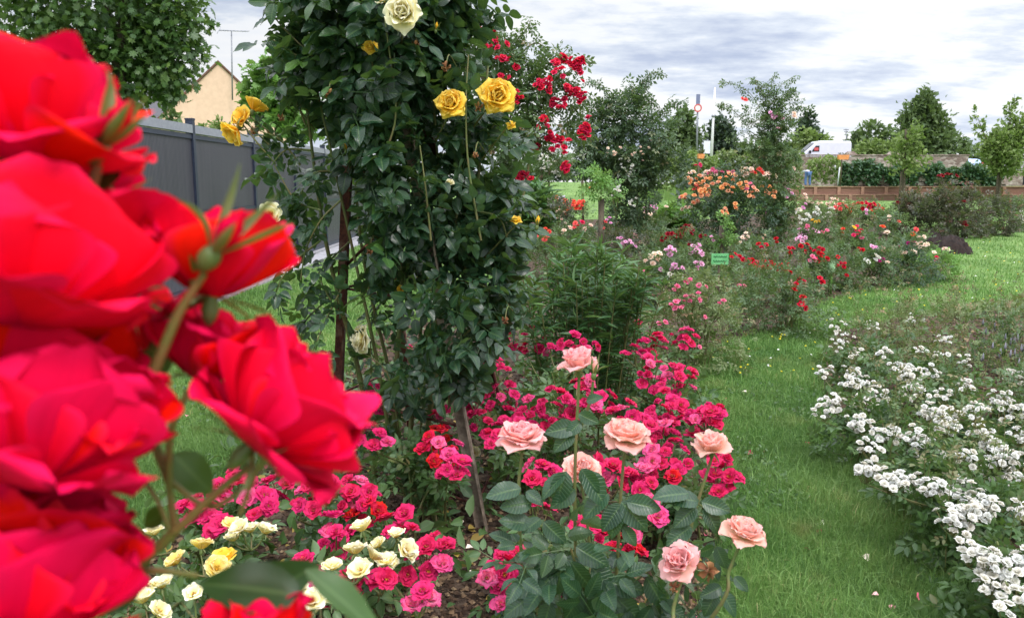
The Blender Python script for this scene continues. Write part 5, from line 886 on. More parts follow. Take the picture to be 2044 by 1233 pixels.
# thin reddish bush and lavender fill behind the white roses
for lab, base, body, lf in [('brown tinted bare rose shoots behind the white roses', (1900, 735), (1890, 610, 735, 120, 260), 'leaf_thin'), ('sparse grey green rose bush at the far right edge of the right bed', (2040, 740), (2030, 620, 740, 100, 300), 'leaf_mid'), ('low green rose bush between the white roses and the bare ground', (1790, 690), (1780, 610, 690, 70, 160), 'leaf_thin'), ('loose rose bush at the right edge above the largest white heads', (2080, 900), (2060, 720, 900, 90, 240), 'leaf_low')]:
    rose(lab, base, [], 'far', 'p_white', .04, body=body, leaf=lf, ls=.06, sprays=22, r0=.004, nst=14)
lv = []
o = thing('lavender_plant', 'patch of faint purple lavender at the right edge of the right bed', 'lavender', G(2010, 740)); m = MB(); m2 = MB()
for i in range(70):
    q = G(rng.uniform(1960, 2120), rng.uniform(690, 780)); h_ = rng.uniform(.15, .3); e = q + np.array([rng.normal(0, .05), rng.normal(0, .05), h_]); tube(m, [q, e], .002, .0015, 3, cap=False); lathe(m2, e, (0, 0, 1), [(.004, -.01), (.009, .01), (.003, .045)], 4, rng.random())
m.build('stems', M['stem'], o); kind(m2.build('flower_spikes', plain('lavender flower', C(132, 128, 142), C(112, 114, 120), 30, rough=.8), o), 'stuff')
# bare ground weeds further back on the right
p_ = screen_pts(2600, 1880, 2400, 560, 640); p_ = p_[inside(p_[:, :2], RP)]; m = MB(); a = rng.uniform(0, 6.28, len(p_)); leaves(m, p_ + UP * rng.uniform(.01, .1, (len(p_), 1)), np.stack([np.cos(a), np.sin(a), .4 + 0 * a], 1), .075, L_SIMPLE, up=.5); kind(m.build('ground_cover', M['leaf_thin']), 'stuff')
p_ = screen_pts(5200, 1580, 2200, 620, 1300); p_ = p_[inside(p_[:, :2], RP)]; m = MB(); a = rng.uniform(0, 6.28, len(p_)); leaves(m, p_ + UP * rng.uniform(.01, .12, (len(p_), 1)), np.stack([np.cos(a), np.sin(a), .5 + 0 * a], 1), .06, L_SIMPLE, up=.5); kind(m.build('bed_weeds', M['leaf_low']), 'stuff')
p_ = screen_pts(9000, 250, 1500, 440, 1230); p_ = p_[inside(p_[:, :2], LP)]; p_ = p_[rng.random(len(p_)) < np.interp(p_[:, 1], [2.3, 3.2, 4.5, 30], [.18, .25, 1, 1])]; m = MB(); a = rng.uniform(0, 6.28, len(p_)); leaves(m, p_ + UP * rng.uniform(.01, .16, (len(p_), 1)) * (1 + .06 * p_[:, 1:2]), np.stack([np.cos(a), np.sin(a), .5 + 0 * a], 1), .07, L_SIMPLE, up=.5); kind(m.build('bed_weeds', M['leaf_low']), 'stuff')
# ---------------- tall willow leaved clump
def clump_plant(label, base, px0, px1, top, Y, n, ls=.15, mat='leaf_lily', nl=34, name='perennial_clump'):
    b = G(*base); b = np.array([P((px0 + px1) / 2, base[1], Y)[0], Y, 0]); o = thing(name, label, 'perennial', b); m = MB(); f = MB(); s = Y / F; ht = P(1150, top, Y)[2]
    for i in range(n):
        u_ = rng.uniform(-1, 1); x = (px0 + px1) / 2 + u_ * (px1 - px0) / 2; dy = rng.uniform(-.45, .45); h_ = ht * rng.uniform(.72, 1.04) * (1 - .22 * u_ ** 2); q = np.array([b[0] + u_ * (px1 - px0) * .36 * s, Y + dy * .7, 0]); e = np.array([P(x, base[1], Y)[0] + rng.normal(0, .03), Y + dy, h_]); pth = spline([q, q + (e - q) * .55 + UP * .05, e], 6); tube(m, pth, .005, .003, 5, tint=.2, cap=False)
        tt = rng.random(nl) ** .75; ip = np.clip(tt * (len(pth) - 1), 0, len(pth) - 1.001); i0 = ip.astype(int); pts = pth[i0] + (pth[i0 + 1] - pth[i0]) * (ip - i0)[:, None]; a = rng.uniform(0, 6.28, nl); out = np.stack([np.cos(a), np.sin(a), .25 + .5 * tt], 1); leaves(f, pts, nrm(out), ls, L_NARROW, up=.25, jit=.15, flat=1.0, tint=None)
    m.build('stems', M['stem'], o); f.build('foliage', M[mat], o); return o
clump_plant('tall clump of narrow willow like leaves behind the crimson roses', (1160, 800), 1045, 1295, 482, 4.9, 76, ls=.118, nl=44)
clump_plant('smaller feathery green clump beside the far left lawn', (1060, 480), 1015, 1100, 372, 17.5, 40, ls=.42, nl=26)
# ---------------- pillar roses and other big climbers further back
def pillar(label, base, trunk_px, blobs, leafm, ls, arcs, blooms, kd, fs, flowers=True, name='pillar_rose', posts=(), Y=None, T=None, cat='climbing rose'):
    b = G(*base) if Y is None else np.array([P(base[0], base[1], Y)[0], Y, 0]); Y = b[1]; o = thing(name, label, cat, b); m = MB(); f = MB(); s = Y / F
    for px in trunk_px:
        q = np.array([P(px[0], base[1], Y)[0], Y + rng.normal(0, .08), 0]); tube(m, spline([q, P((px[0] * .6 + px[1] * .4), (base[1] + px[2]) / 2, Y + rng.normal(0, .06)), P(px[1], px[2], Y)], 5), .018, .010, 6, tint=rng.random(), cap=False)
    for x, y, rx, ry, n in blobs:
        p, d = cloud(P(x, y, Y + rng.normal(0, .1)), (rx * s, rx * s * .8, ry * s), n, 8, spread=.24); p[:, 2] = np.maximum(p[:, 2], .03); leaves(f, p, d, ls, T or L_COMPF, up=.1, jit=.55)
    for arc in arcs:
        pth = spline([P(x, y, Y + .1) for x, y in arc], 6); tube(m, pth, .008, .003, 5, tint=.5, cap=False); q = np.repeat(pth[2:], 2, 0); a = rng.uniform(0, 6.28, len(q)); leaves(f, q + rng.normal(0, .02, q.shape), np.stack([np.cos(a), np.sin(a), -.2 + 0 * a], 1), ls * .95, T or L_COMPF, up=-.2, tint=.45)
    for px, py, rx, ry, n, mt in blooms:
        for _ in range(n):
            fx, fy = px + rng.normal(0, .5) * rx, py + rng.normal(0, .5) * ry; dep = max([0.] + [bx[2] * s * .8 * math.sqrt(max(0, 1 - ((fx - bx[0]) / bx[2]) ** 2 - ((fy - bx[1]) / bx[3]) ** 2)) for bx in blobs]); q = P(fx, fy, Y - .06 - dep * rng.uniform(.75, 1.1)); put(o, kd, mt, q, facing(np.array([rng.normal(0, .5), -.6, .2])), fs * rng.uniform(.8, 1.15))
    m.build('stems', M['stem'], o); f.build('foliage', M[leafm], o)
    for (x0_, y0_, x1_, y1_, w_) in posts:
        pm = MB(); q = P(x0_, y0_, Y); q[2] = max(q[2], 0); tube(pm, [q, P(x1_, y1_, Y)], w_, w_, 7); pm.build('post', M['wood'], o)
    return o
# red climber behind the yellow one
pillar('crimson flowered climber with long arching shoots rising behind the yellow climber', (1010, 690), [(1000, 1010, 300), (1015, 1000, 250), (1008, 1060, 300)], [(1000, 130, 50, 60, 260), (1040, 180, 60, 60, 300), (1010, 260, 50, 60, 260), (1065, 250, 40, 34, 150), (960, 100, 34, 40, 140), (1100, 160, 40, 40, 60), (1125, 235, 26, 26, 60), (1000, 340, 30, 40, 90)], 'leaf_mid', .11, [[(1010, 250), (1060, 160), (1110, 120), (1135, 95)], [(1040, 260), (1100, 180), (1150, 130), (1172, 115)], [(980, 200), (1010, 110), (1050, 60), (1060, 40)], [(1060, 260), (1130, 210), (1170, 250), (1180, 285)], [(1060, 240), (1120, 170), (1150, 165)], [(1000, 150), (1060, 90), (1090, 100), (1110, 150)], [(1040, 280), (1090, 300), (1120, 330), (1130, 345)], [(1080, 230), (1140, 190), (1172, 190)], [(1020, 180), (1020, 90), (1008, 70)]],
 [(985, 85, 24, 16, 14, 'p_crim'), (1010, 120, 26, 20, 8, 'p_crim'), (1000, 160, 20, 30, 6, 'p_crim'), (1090, 170, 24, 20, 14, 'p_crim'), (1120, 130, 26, 26, 19, 'p_crim'), (1150, 130, 14, 20, 16, 'p_crim'), (1140, 185, 20, 18, 14, 'p_crim'), (1115, 205, 18, 14, 11, 'p_crim'), (1168, 258, 10, 22, 22, 'p_crim'), (1110, 285, 16, 22, 22, 'p_crim'), (1060, 295, 18, 12, 16, 'p_dred'), (1085, 245, 10, 10, 6, 'p_crim'), (1128, 335, 8, 14, 8, 'p_crim'), (1040, 350, 16, 10, 10, 'p_crim'), (1160, 200, 10, 16, 8, 'p_crim'), (970, 60, 14, 10, 5, 'p_crim'), (1040, 195, 18, 14, 6, 'p_crim')], 'far', .07, Y=6.6, posts=[(1006, 690, 1004, 335, .032)])
# big leafy arch climber
pillar('dense leafy climber with faded pale flowers, the broadest bush on the skyline', (1262, 522), [(1225, 1240, 330), (1250, 1250, 300), (1270, 1275, 300), (1290, 1290, 320), (1240, 1210, 330)], [(1250, 235, 62, 46, 420), (1205, 255, 50, 42, 280), (1295, 260, 55, 42, 280), (1240, 290, 74, 40, 420), (1175, 290, 30, 36, 110), (1250, 205, 40, 20, 90), (1200, 330, 40, 30, 160), (1300, 330, 36, 40, 200), (1240, 340, 60, 34, 420), (1260, 385, 54, 50, 420), (1250, 440, 50, 50, 300), (1280, 470, 40, 40, 160), (1350, 320, 30, 30, 120), (1220, 480, 40, 30, 120)], 'leaf_arch', .17, [[(1270, 220), (1275, 180), (1295, 150), (1320, 145)], [(1240, 230), (1215, 190), (1195, 165), (1175, 162)], [(1310, 240), (1340, 210), (1365, 202)], [(1280, 230), (1270, 190), (1258, 170)], [(1200, 240), (1180, 200), (1160, 205)], [(1290, 240), (1300, 200), (1290, 180)], [(1260, 220), (1290, 170), (1285, 155)]], [(1250, 340, 24, 20, 14, 'p_white'), (1230, 370, 16, 20, 8, 'p_white'), (1265, 400, 14, 20, 5, 'p_white'), (1220, 300, 20, 16, 8, 'p_pale'), (1275, 300, 26, 16, 8, 'p_pale')], 'far', .075)
# pale pink pillar
pillar('narrow pillar rose with pale pink blooms and wispy arching top', (1540, 505), [(1530, 1535, 200), (1548, 1545, 200), (1540, 1520, 260), (1552, 1560, 260)], [(1542, 210, 20, 30, 170), (1545, 260, 26, 36, 340), (1538, 300, 34, 30, 380), (1548, 350, 26, 40, 340), (1552, 410, 28, 40, 380), (1550, 460, 30, 34, 300), (1505, 275, 24, 30, 50), (1575, 230, 18, 36, 36), (1500, 225, 20, 20, 22), (1580, 300, 16, 26, 40)], 'leaf_mid', .15, [[(1530, 240), (1500, 190), (1470, 170), (1440, 162)], [(1520, 260), (1480, 235), (1450, 210), (1430, 212)], [(1540, 210), (1560, 170), (1590, 150)], [(1550, 220), (1580, 180), (1592, 200), (1590, 250)], [(1545, 200), (1540, 165), (1548, 148)], [(1530, 200), (1510, 165), (1500, 158)], [(1560, 260), (1590, 215), (1612, 220)], [(1540, 220), (1565, 190), (1585, 180)], [(1535, 220), (1520, 180), (1530, 165)], [(1520, 280), (1490, 260), (1462, 280)]], [(1548, 240, 8, 22, 6, 'p_lilac'), (1555, 238, 8, 6, 2, 'p_lilac'), (1588, 230, 6, 8, 3, 'p_pale'), (1560, 365, 20, 14, 6, 'p_pale'), (1575, 385, 16, 10, 6, 'p_lilac'), (1545, 327, 10, 8, 2, 'p_pale'), (1483, 200, 6, 8, 3, 'p_coral'), (1570, 335, 16, 10, 3, 'p_pale'), (1520, 298, 16, 10, 2, 'p_pale'), (1520, 415, 12, 16, 4, 'p_lilac')], 'far', .11)
# white standards
pillar('white flowered standard rose on two thin posts in front of the far lawn', (1090, 450), [(1082, 1080, 330), (1096, 1098, 330)], [(1085, 320, 36, 26, 160), (1060, 318, 24, 20, 70), (1115, 320, 24, 24, 80), (1090, 345, 20, 14, 40)], 'leaf_mid', .22, [[(1085, 320), (1120, 330), (1130, 350)]], [(1088, 318, 26, 24, 44, 'p_white'), (1060, 315, 18, 14, 12, 'p_white'), (1105, 345, 22, 10, 10, 'p_white'), (1130, 325, 12, 16, 6, 'p_white'), (1146, 352, 4, 6, 2, 'p_white')], 'far', .13, name='standard_rose', cat='standard rose', posts=[(1081, 450, 1081, 335, .04), (1097, 450, 1095, 335, .04)])
pillar('young standard rose with few leaves on a single grey post', (1200, 560), [(1200, 1200, 380)], [(1195, 372, 30, 20, 70), (1180, 360, 20, 20, 40), (1220, 380, 20, 16, 40)], 'leaf_fresh', .13, [[(1200, 380), (1185, 350), (1170, 340)], [(1200, 380), (1190, 340), (1180, 335)]], [(1230, 376, 10, 8, 5, 'p_white'), (1183, 380, 6, 6, 1, 'p_apr')], 'far', .06, name='standard_rose', cat='standard rose', posts=[(1200, 560, 1200, 398, .045)])
pillar('bare thin standard rose stem left of the broad climber', (1163, 440), [(1163, 1163, 340)], [(1165, 330, 14, 14, 30)], 'leaf_fresh', .2, [[(1163, 350), (1170, 335), (1180, 332)]], [], 'far', .1, name='standard_rose', cat='standard rose', posts=[(1164, 440, 1162, 345, .05)])
pillar('small green sapling on a stake in front of the apricot rose', (1440, 560), [(1440, 1440, 460)], [(1440, 445, 16, 14, 30), (1448, 470, 14, 14, 24), (1435, 485, 12, 10, 16)], 'leaf_fresh', .12, [], [(1442, 424, 3, 3, 1, 'p_apr')], 'far', .12, name='standard_rose', cat='standard rose', posts=[(1440, 560, 1440, 450, .035)])
# ---------------- middle beds
fk = dict(kind_='far', leaf='leaf_mid', T=L_COMPF)
def mid(label, base, blooms, mat, fs, body, ls, **k): return rose(label, base, blooms, mat=mat, fs=fs, body=body, ls=ls, **{**fk, **k})
mid('big dark rose bush crowned with apricot and peach blooms', (1455, 508), [(1385, 362, 20, 12, 7), (1412, 372, 12, 22, 9), (1420, 350, 16, 10, 5, 'p_pale'), (1445, 365, 16, 12, 6), (1462, 352, 10, 8, 3), (1440, 340, 30, 8, 6, 'p_pink'), (1480, 345, 14, 8, 5, 'p_pale'), (1492, 342, 8, 8, 3, 'p_pale'), (1510, 346, 12, 8, 4, 'p_oran'), (1484, 372, 10, 8, 4), (1496, 374, 8, 8, 3, 'p_pink'), (1500, 386, 12, 10, 6), (1460, 383, 8, 7, 3), (1465, 411, 7, 7, 2), (1443, 424, 8, 8, 3), (1528, 376, 8, 8, 4), (1538, 388, 12, 6, 5), (1366, 392, 8, 6, 3), (1390, 378, 8, 8, 3, 'p_coral'), (1402, 385, 10, 8, 4), (1384, 398, 8, 8, 3), (1535, 352, 12, 6, 4, 'p_pale'), (1390, 330, 7, 5, 2, 'p_hot'), (1378, 352, 10, 10, 4, 'p_pale'), (1358, 394, 6, 5, 2, 'p_lilac')], 'p_apr', .105, (1458, 348, 508, 88, 900), .16, leaf='leaf_dark', name='rose_bush', up=.4, tow=.7)
clump_plant('bright green feathery fennel clump left of the apricot rose', (1340, 480), 1285, 1385, 414, 17.5, 46, ls=.36, mat='leaf_fresh', nl=20)
mid('dark green yew like bush left of the apricot rose', (1390, 470), [], 'p_pink', .1, (1376, 350, 470, 46, 260), .2, leaf='leaf_fardark', name='garden_shrub', cat='shrub', T=L_SIMPLE)
mid('orange flowered rose bush behind the small white plant label', (1140, 470), [(1107, 392, 5, 5, 1), (1130, 408, 22, 10, 10), (1150, 412, 16, 10, 10), (1120, 420, 16, 10, 6), (1156, 404, 8, 6, 4)], 'p_oran', .13, (1135, 400, 470, 46, 110), .18)
mid('dark purple leaved rose bush right of the feathery green clump', (1115, 505), [(1118, 440, 20, 24, 7, 'p_pale')], 'p_pale', .06, (1112, 400, 505, 40, 160), .15, leaf='leaf_burg')
mid('rose bush with two orange red blooms behind the lance leaved clump', (1085, 560), [(1088, 462, 9, 7, 3), (1089, 472, 8, 7, 3, 'p_coral'), (1070, 475, 6, 6, 1, 'p_coral')], 'p_oran', .075, (1085, 470, 560, 50, 140), .11)
mid('rose bush with a coral red pair of blooms left of the grey post', (1155, 545), [(1153, 452, 9, 7, 3), (1160, 443, 6, 5, 1, 'p_hot'), (1130, 460, 12, 10, 3, 'p_pale'), (1175, 455, 12, 6, 2, 'p_pale')], 'p_coral', .085, (1150, 455, 545, 60, 180), .12)
mid('pale pink flowered rose bush right of the grey post', (1250, 560), [(1235, 480, 20, 8, 5), (1215, 440, 10, 8, 3), (1255, 490, 16, 10, 4), (1205, 450, 6, 10, 3, 'p_coral')], 'p_lilac', .06, (1245, 470, 560, 70, 220), .11, leaf='leaf_burg')
mid('rose bush with small lilac blooms left of the fennel clump', (1315, 505), [(1298, 420, 12, 8, 6), (1305, 412, 8, 5, 4), (1290, 432, 12, 8, 4, 'p_pale'), (1330, 415, 6, 4, 2, 'p_pale'), (1370, 417, 8, 5, 3, 'p_pale')], 'p_lilac', .10, (1300, 425, 505, 56, 180), .14)
mid('rose bush with dark red blooms in front of the fennel clump', (1350, 545), [(1370, 460, 14, 10, 8), (1335, 474, 14, 8, 6), (1376, 494, 6, 5, 2), (1352, 468, 10, 6, 3), (1320, 480, 8, 6, 2)], 'p_dred', .08, (1350, 465, 545, 64, 220), .12)
mid('rose bush with pale lilac clusters left of the green name plate', (1365, 610), [(1335, 500, 12, 8, 5), (1390, 500, 14, 10, 7), (1350, 535, 14, 7, 5), (1396, 530, 10, 8, 4), (1312, 512, 10, 6, 3, 'p_pale'), (1300, 520, 14, 8, 4, 'p_pale'), (1345, 548, 20, 6, 3, 'p_white'), (1318, 535, 6, 5, 2)], 'p_lilac', .07, (1350, 500, 610, 80, 300), .10)
mid('airy olive green rose bush with tiny pink blooms beside the path', (1390, 735), [(1355, 607, 16, 10, 7), (1385, 592, 16, 10, 6), (1440, 603, 7, 5, 2), (1400, 570, 12, 6, 2), (1350, 575, 6, 5, 2), (1320, 640, 10, 8, 2), (1375, 560, 10, 6, 2), (1410, 635, 5, 5, 1), (1395, 690, 5, 5, 1)], 'p_pink', .042, (1385, 555, 735, 112, 520), .075, leaf='leaf_thin', sprays=16)
mid('dense dark green rose bush with scarlet blooms on its right side', (1570, 668), [(1592, 556, 9, 7, 4), (1604, 563, 7, 6, 3), (1585, 572, 6, 7, 2), (1600, 600, 6, 7, 3), (1603, 612, 6, 6, 2), (1575, 545, 5, 5, 1), (1640, 560, 6, 6, 2)], 'p_red', .06, (1545, 548, 668, 110, 560), .085, leaf='leaf_mid', sprays=10)
mid('green rose bush between the lilac clusters and the dense dark bush', (1470, 620), [(1460, 510, 10, 6, 2, 'p_red'), (1480, 570, 10, 6, 2)], 'p_pink', .05, (1470, 535, 620, 80, 300), .09)
mid('rose bush with a broad red band of blooms right of the green name plate', (1560, 600), [(1520, 528, 22, 7, 10), (1560, 533, 16, 7, 8), (1500, 522, 10, 6, 3), (1538, 528, 10, 6, 4), (1478, 516, 8, 6, 3), (1580, 500, 10, 6, 3), (1520, 492, 10, 6, 3)], 'p_red', .07, (1530, 505, 600, 84, 260), .11, leaf='leaf_burg')
mid('rose bush with red and rose blooms left of the green capped stake', (1630, 590), [(1635, 500, 10, 7, 5), (1638, 518, 12, 7, 6), (1605, 495, 10, 8, 4), (1620, 517, 8, 6, 3, 'p_pink'), (1640, 505, 6, 5, 2)], 'p_red', .07, (1625, 490, 590, 50, 190), .11)
mid('rose bush with red blooms right of the green capped stake', (1690, 580), [(1680, 528, 8, 7, 4), (1688, 549, 5, 4, 2), (1720, 497, 6, 5, 2), (1672, 515, 6, 5, 2)], 'p_red', .06, (1690, 495, 580, 46, 190), .11)
mid('rose bush with a tall pale pink cluster in the middle of the beds', (1620, 535), [(1605, 462, 12, 8, 8), (1600, 476, 12, 6, 5), (1622, 464, 8, 6, 4), (1645, 461, 6, 5, 2, 'p_pink'), (1612, 452, 6, 5, 2, 'p_pink')], 'p_lilac', .085, (1612, 465, 535, 50, 180), .13)
mid('rose bush with crimson and hot pink blooms in a tight pair', (1710, 530), [(1712, 459, 8, 7, 4), (1706, 470, 7, 5, 3), (1703, 453, 3, 3, 1, 'p_yel'), (1680, 463, 6, 6, 2, 'p_oran'), (1722, 473, 4, 3, 1, 'p_pink')], 'p_hot', .085, (1705, 465, 530, 46, 170), .13)
mid('rose bush with white and purple blooms at the front of the beds', (1745, 572), [(1730, 518, 7, 6, 2, 'p_white'), (1748, 513, 8, 6, 3, 'p_white'), (1760, 519, 6, 5, 2), (1770, 523, 4, 4, 1, 'p_pale'), (1745, 494, 6, 4, 2, 'p_lilac')], 'p_mag', .075, (1750, 500, 572, 56, 220), .11)
mid('rose bush topped by a single coral bloom left of the soil heap', (1825, 540), [(1825, 459, 6, 5, 1), (1818, 468, 5, 5, 2, 'p_oran'), (1762, 455, 5, 4, 1, 'p_oran'), (1772, 465, 3, 3, 1, 'p_pale')], 'p_coral', .10, (1810, 470, 540, 52, 180), .13)
mid('rose bush with magenta blooms scattered among dark leaves', (1800, 568), [(1795, 495, 6, 5, 2), (1821, 486, 6, 5, 2), (1815, 504, 12, 5, 5, 'p_pale'), (1842, 488, 14, 6, 6, 'p_pale'), (1838, 475, 6, 4, 2, 'p_pale')], 'p_mag', .075, (1815, 498, 568, 56, 220), .11, leaf='leaf_pink')
mid('rose bush with one crimson bloom at the right tip of the bed', (1870, 560), [(1870, 516, 5, 6, 2, 'p_hot'), (1866, 508, 4, 4, 1, 'p_pale'), (1888, 500, 5, 5, 2, 'p_pale')], 'p_hot', .07, (1868, 500, 560, 36, 150), .11, leaf='leaf_fresh')
mid('rose bush with a flat band of vivid red blooms in front of the timber wall', (1730, 468), [(1720, 410, 24, 6, 14), (1745, 413, 14, 5, 7), (1702, 412, 8, 5, 4), (1755, 418, 8, 6, 4, 'p_oran'), (1728, 424, 5, 5, 2, 'p_lilac'), (1742, 425, 5, 4, 2, 'p_oran'), (1678, 417, 10, 6, 4, 'p_coral')], 'p_red', .12, (1725, 408, 468, 52, 220), .16)
mid('rose bush with blush white blooms at the back left of the beds', (1620, 475), [(1605, 395, 6, 6, 2), (1616, 402, 5, 5, 2), (1640, 408, 10, 6, 3), (1600, 410, 8, 6, 3, 'p_lilac'), (1590, 420, 6, 6, 2)], 'p_pale', .12, (1615, 405, 475, 46, 190), .16, leaf='leaf_thin')
mid('rose bush with white and yellow blooms in front of the blush ones', (1640, 505), [(1630, 422, 9, 7, 5, 'p_white'), (1652, 432, 7, 8, 5, 'p_white'), (1630, 441, 8, 5, 3), (1612, 434, 8, 6, 3, 'p_white'), (1660, 420, 6, 5, 2, 'p_white'), (1590, 425, 8, 10, 4, 'p_white'), (1600, 440, 8, 6, 3, 'p_white')], 'p_yel', .085, (1625, 428, 505, 54, 210), .14)
mid('rose bush with peach and coral blooms left of the vivid red band', (1675, 480), [(1665, 402, 10, 6, 4), (1684, 405, 6, 6, 3), (1678, 412, 12, 6, 5, 'p_coral'), (1692, 418, 8, 6, 3, 'p_oran'), (1655, 412, 6, 5, 2)], 'p_pale', .11, (1675, 405, 480, 40, 160), .16, leaf='leaf_thin')
mid('low green rose bush in front of the burgundy row', (1770, 500), [(1775, 437, 6, 5, 2, 'p_pale'), (1790, 445, 5, 4, 1, 'p_coral')], 'p_pale', .08, (1765, 425, 500, 50, 190), .15)
mid('small rose bush in front of the pale pink pillar', (1510, 545), [(1488, 470, 10, 8, 4, 'p_pale'), (1520, 470, 6, 6, 2, 'p_pale'), (1480, 480, 6, 6, 2), (1550, 480, 6, 6, 2, 'p_red')], 'p_pale', .07, (1510, 480, 545, 70, 220), .12)
mid('mixed green rose bush right of the lance leaved clump', (1290, 610), [(1275, 540, 8, 8, 2), (1300, 550, 10, 6, 2, 'p_pale'), (1310, 590, 6, 6, 2)], 'p_pink', .05, (1290, 510, 610, 60, 240), .09)
mid('rose bush with lavender blooms below the fennel clump', (1410, 560), [(1420, 480, 10, 8, 2), (1405, 470, 8, 6, 2, 'p_dred')], 'p_lilac', .07, (1425, 480, 560, 52, 190), .12)
# burgundy row
for i, (px, base, top, hw, n, bl, lab) in enumerate([(1815, 472, 396, 46, 560, [(1795, 402, 8, 8, 2, 'p_dred')], 'burgundy tinted rose bush at the left end of the dark row'), (1870, 476, 386, 48, 600, [(1877, 352, 4, 4, 2, 'p_dred'), (1890, 347, 4, 4, 2, 'p_dred'), (1902, 350, 6, 3, 3, 'p_dred'), (1910, 352, 3, 3, 2, 'p_dred')], 'burgundy tinted rose bush with four tall dark red blooms on long shoots'), (1925, 475, 388, 46, 560, [(1926, 447, 6, 6, 3, 'p_dred'), (1918, 400, 8, 8, 1, 'p_dred')], 'burgundy tinted rose bush behind the soil heap'), (1985, 470, 400, 44, 520, [], 'russet green rose bush in the middle right of the dark row'), (2030, 462, 402, 30, 200, [(2042, 428, 5, 10, 6, 'p_white'), (2040, 440, 4, 6, 3, 'p_white')], 'rose bush with white blooms at the right end of the dark row')]):
    rose(lab, (px, base), bl, 'far', 'p_dred', .11, body=(px, top, base, hw, n), leaf='leaf_burg' if i < 4 else 'leaf_mid', ls=.17, T=L_COMPF, group='dark rose row by the soil heap', sprays=14)
# ================================================================== scarlet spray close to the lens
fb = np.array([-.22, .34, 0.0]); fr = thing('scarlet_rose_bush', 'scarlet roses with buds on a spray close to the viewer at left', 'rose bush', fb); ms = MB(); mf = MB()
CUP = [(3, .42, .26, 6, -10, 1, .03, 1.3, .02), (4, .60, .36, 22, 4, 1, .05, 1.0, .03), (5, .74, .44, 46, 8, .8, .07, .8, .035)]
CUPO = [(3, .42, .26, 10, 0, 1, .03, 1.2, .02), (4, .56, .36, 34, 26, 1, .05, .9, .04), (6, .72, .66, 60, 26, 1, .06, .6, .045, 80)]
FULL = [(4, .30, .20, 0, -20, 1, .03, 1.3, .02), (5, .40, .30, 18, 20, 1, .05, 1.0, .03), (5, .48, .36, 36, 58, 1.2, .06, .8, .04), (6, .52, .40, 56, 100, 1.5, .06, .6, .05), (5, .54, .40, 74, 128, 1.8, .05, .5, .05)]
CUPD = [(3, .46, .28, 6, -10, 1, .03, 1.2, .02, 30), (4, .62, .44, 24, 2, 1, .05, .9, .03, 60), (5, .80, .58, 60, -8, .9, .07, .6, .035, 110)]
CUPW = [(4, .60, .40, 8, -6, 1, .04, 1.0, .02, 40), (5, .78, .54, 28, -4, 1, .06, .75, .035, 80), (6, .92, .70, 54, -12, 1, .07, .6, .045, 130), (4, .66, .60, 88, 60, 1, .06, .6, .05, 60)]
for i, (px, py, w_, d, ax, lay, cal) in enumerate([
    (70, 345, 315, .35, (-.12, 1, -.3), CUPW, True), (40, 655, 410, .325, (.08, 1, -.35), CUPW, False), (60, 975, 350, .315, (.12, 1, -.5), CUPW, False), (20, 1290, 380, .312, (.1, 1, -.5), CUPW, False), (-60, 840, 460, .345, (.2, 1, -.3), CUPW, False), (165, 880, 250, .34, (.25, 1, -.3), CUPW, False), (10, 450, 340, .38, (.2, 1, -.1), CUPW, False), (-20, 1110, 330, .37, (.2, 1, -.3), CUPW, False), (90, 1180, 270, .335, (.2, 1, -.4), CUPW, False),
    (228, 588, 270, .40, (.05, 1, -.1), CUPD, True), (422, 592, 292, .385, (.10, 1, -.16), CUPD, True), (398, 756, 240, .40, (.35, 1, -.15), CUPD, True), (500, 890, 312, .372, (.66, .66, -.34), CUPW, True), (508, 1330, 235, .36, (0, 1, -.2), CUPD, True), (275, 740, 230, .43, (-.2, 1, .0), CUPD, True)]):
    q = P(px, py, d); a_ = view(*ax); sz = w_ * d / F; me = flower_mb('red', 300 + i, (11, 12), lay, .8).mesh('scarlet bloom', M['p_fg']); o = put(fr, '', '', q, a_, sz, mesh=me, spin=.6 * i)
    if cal: c = bpy.data.objects.new('calyx', calyx_mesh(40 + i, (95, 100 + 10 * (i % 4)), .42)); COL.objects.link(c); c.parent = o
for i, (b0, t0, d, Lp, sp) in enumerate([((205, 285), (300, 150), .345, 205, 0), ((428, 500), (520, 375), .355, 205, 1.2), ((392, 548), (400, 470), .37, 130, .5)]):
    bm_ = bud_meshes(60 + i, 'p_fg'); a, b_ = P(*b0, d), P(*t0, d - .01); put_bud(fr, bm_, a, nrm(b_ - a), Lp * d / F * .92, sp)
def fstem(pts, d, r0=.0022, r1=.0016, tint=.4):
    tube(ms, spline([P(x, y, d + (e[0] if e else 0)) for x, y, *e in pts], 7), r0, r1, 9, tint=tint, cap=False)
node = (350, 1060); main = spline([fb, fb + np.array([.02, .01, .5]), P(90, 1330, .38), P(200, 1200, .38), P(*node, .375)], 8); tube(ms, main, .0045, .0026, 9, tint=.3, cap=False)
fstem([node, (430, 985), (505, 925)], .374, .0024, .0017, .3); fstem([node, (338, 960), (342, 860), (375, 780)], .385, .002, .0016); fstem([(338, 960, .01), (420, 1010), (505, 960)], .378, .0016, .0014, .9)
fstem([(300, 760), (345, 650), (372, 600), (408, 545)], .362, .0026, .0017, .4); fstem([(338, 960, .02), (300, 850, .02), (300, 760, .0)], .37, .0024, .0024, .4); fstem([(390, 570), (350, 630), (330, 680)], .372, .0016, .0016); fstem([(150, 480), (185, 370), (197, 320)], .352, .0026, .002)
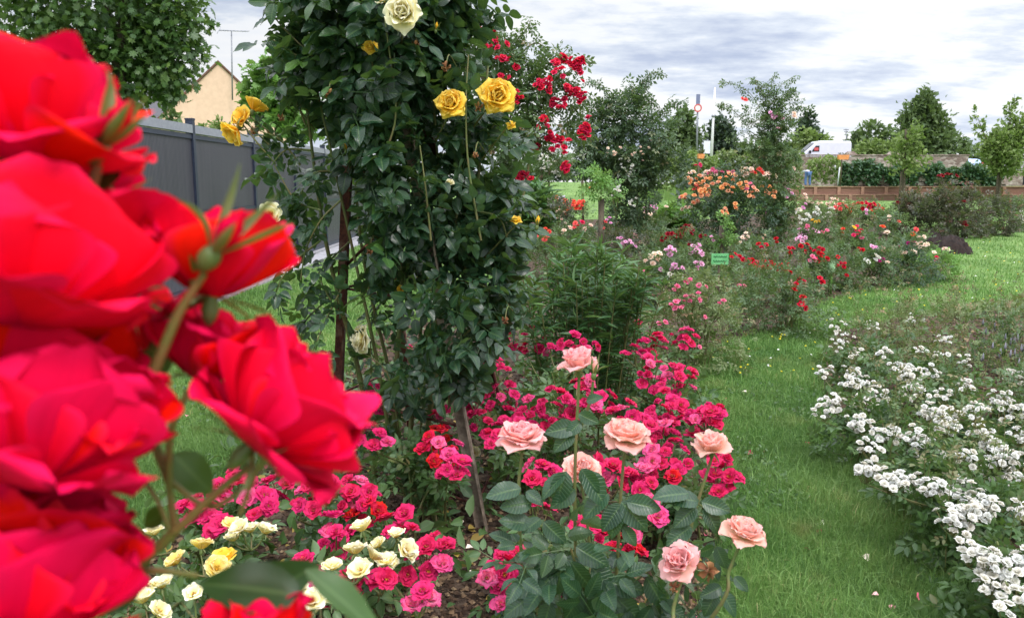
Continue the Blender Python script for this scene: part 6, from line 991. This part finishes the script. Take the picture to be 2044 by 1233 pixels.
fstem([(180, 1205), (240, 1150), (300, 1138), (395, 1148)], .377, .002, .0014, 1.0); fstem([(345, 1080), (320, 1010), (290, 960)], .377, .0013, .001, 1.0); fstem([(300, 700), (330, 640), (400, 600), (432, 600)], .392, .0018, .0016)
def fleaf(x0, y0, x1, y1, d0, d1, w_, n_, tint=.3):
    a, b_ = P(x0, y0, d0), P(x1, y1, d1); L = np.linalg.norm(b_ - a); inst(mf, L_FINE, a[None], frames((b_ - a)[None], nrm(np.array(n_, float))[None]), np.array([[L * w_, L, L * .8]]), [tint])
fleaf(300, 1110, 130, 1190, .40, .395, 1.4, (.1, -.9, .6), .1); fleaf(600, 1190, 395, 1150, .385, .38, .9, (.2, -.6, .8), .15); fleaf(605, 1135, 790, 1270, .375, .37, .5, (.5, -.35, .8), .7); fleaf(345, 905, 425, 985, .40, .40, 1.1, (.5, -.9, .2), .5); fleaf(300, 690, 325, 760, .40, .41, 1.2, (.3, -.9, .3), .2); fleaf(240, 340, 145, 395, .37, .36, 1.1, (.2, -.5, .9), .2); fleaf(230, 325, 165, 350, .38, .38, .9, (.1, -.4, .9), .2); fleaf(330, 1020, 280, 1050, .40, .40, 1.2, (0, -.8, .5), .2); fleaf(340, 640, 290, 660, .40, .40, 1.2, (0, -.8, .5), .2); fleaf(470, 1230, 620, 1120, .42, .42, 1.0, (-.3, -.7, .6), .2); fleaf(150, 1240, 60, 1300, .39, .38, 1.1, (0, -.8, .6), .2)
# faded calyx remains
for i, (px, py, d, ax, s_) in enumerate([(246, 580, .36, (.5, .3, .8), .03), (232, 390, .385, (.6, -.4, .7), .026), (540, 905, .36, (.3, -.3, .9), .02), (240, 600, .355, (.2, -.8, .6), .024)]):
    o = bpy.data.objects.new('spent_calyx', calyx_mesh(70 + i, (70, 90), .75)); COL.objects.link(o); place(o, fr, P(px, py, d), view(*ax), s_)
    fstem([(px, py), (px - 30, py + 40), (px - 60, py + 120)], d, .0012, .0012, .8)
ms.build('stems', M['stem_fg'], fr); mf.build('foliage', M['leaf_fg'], fr)
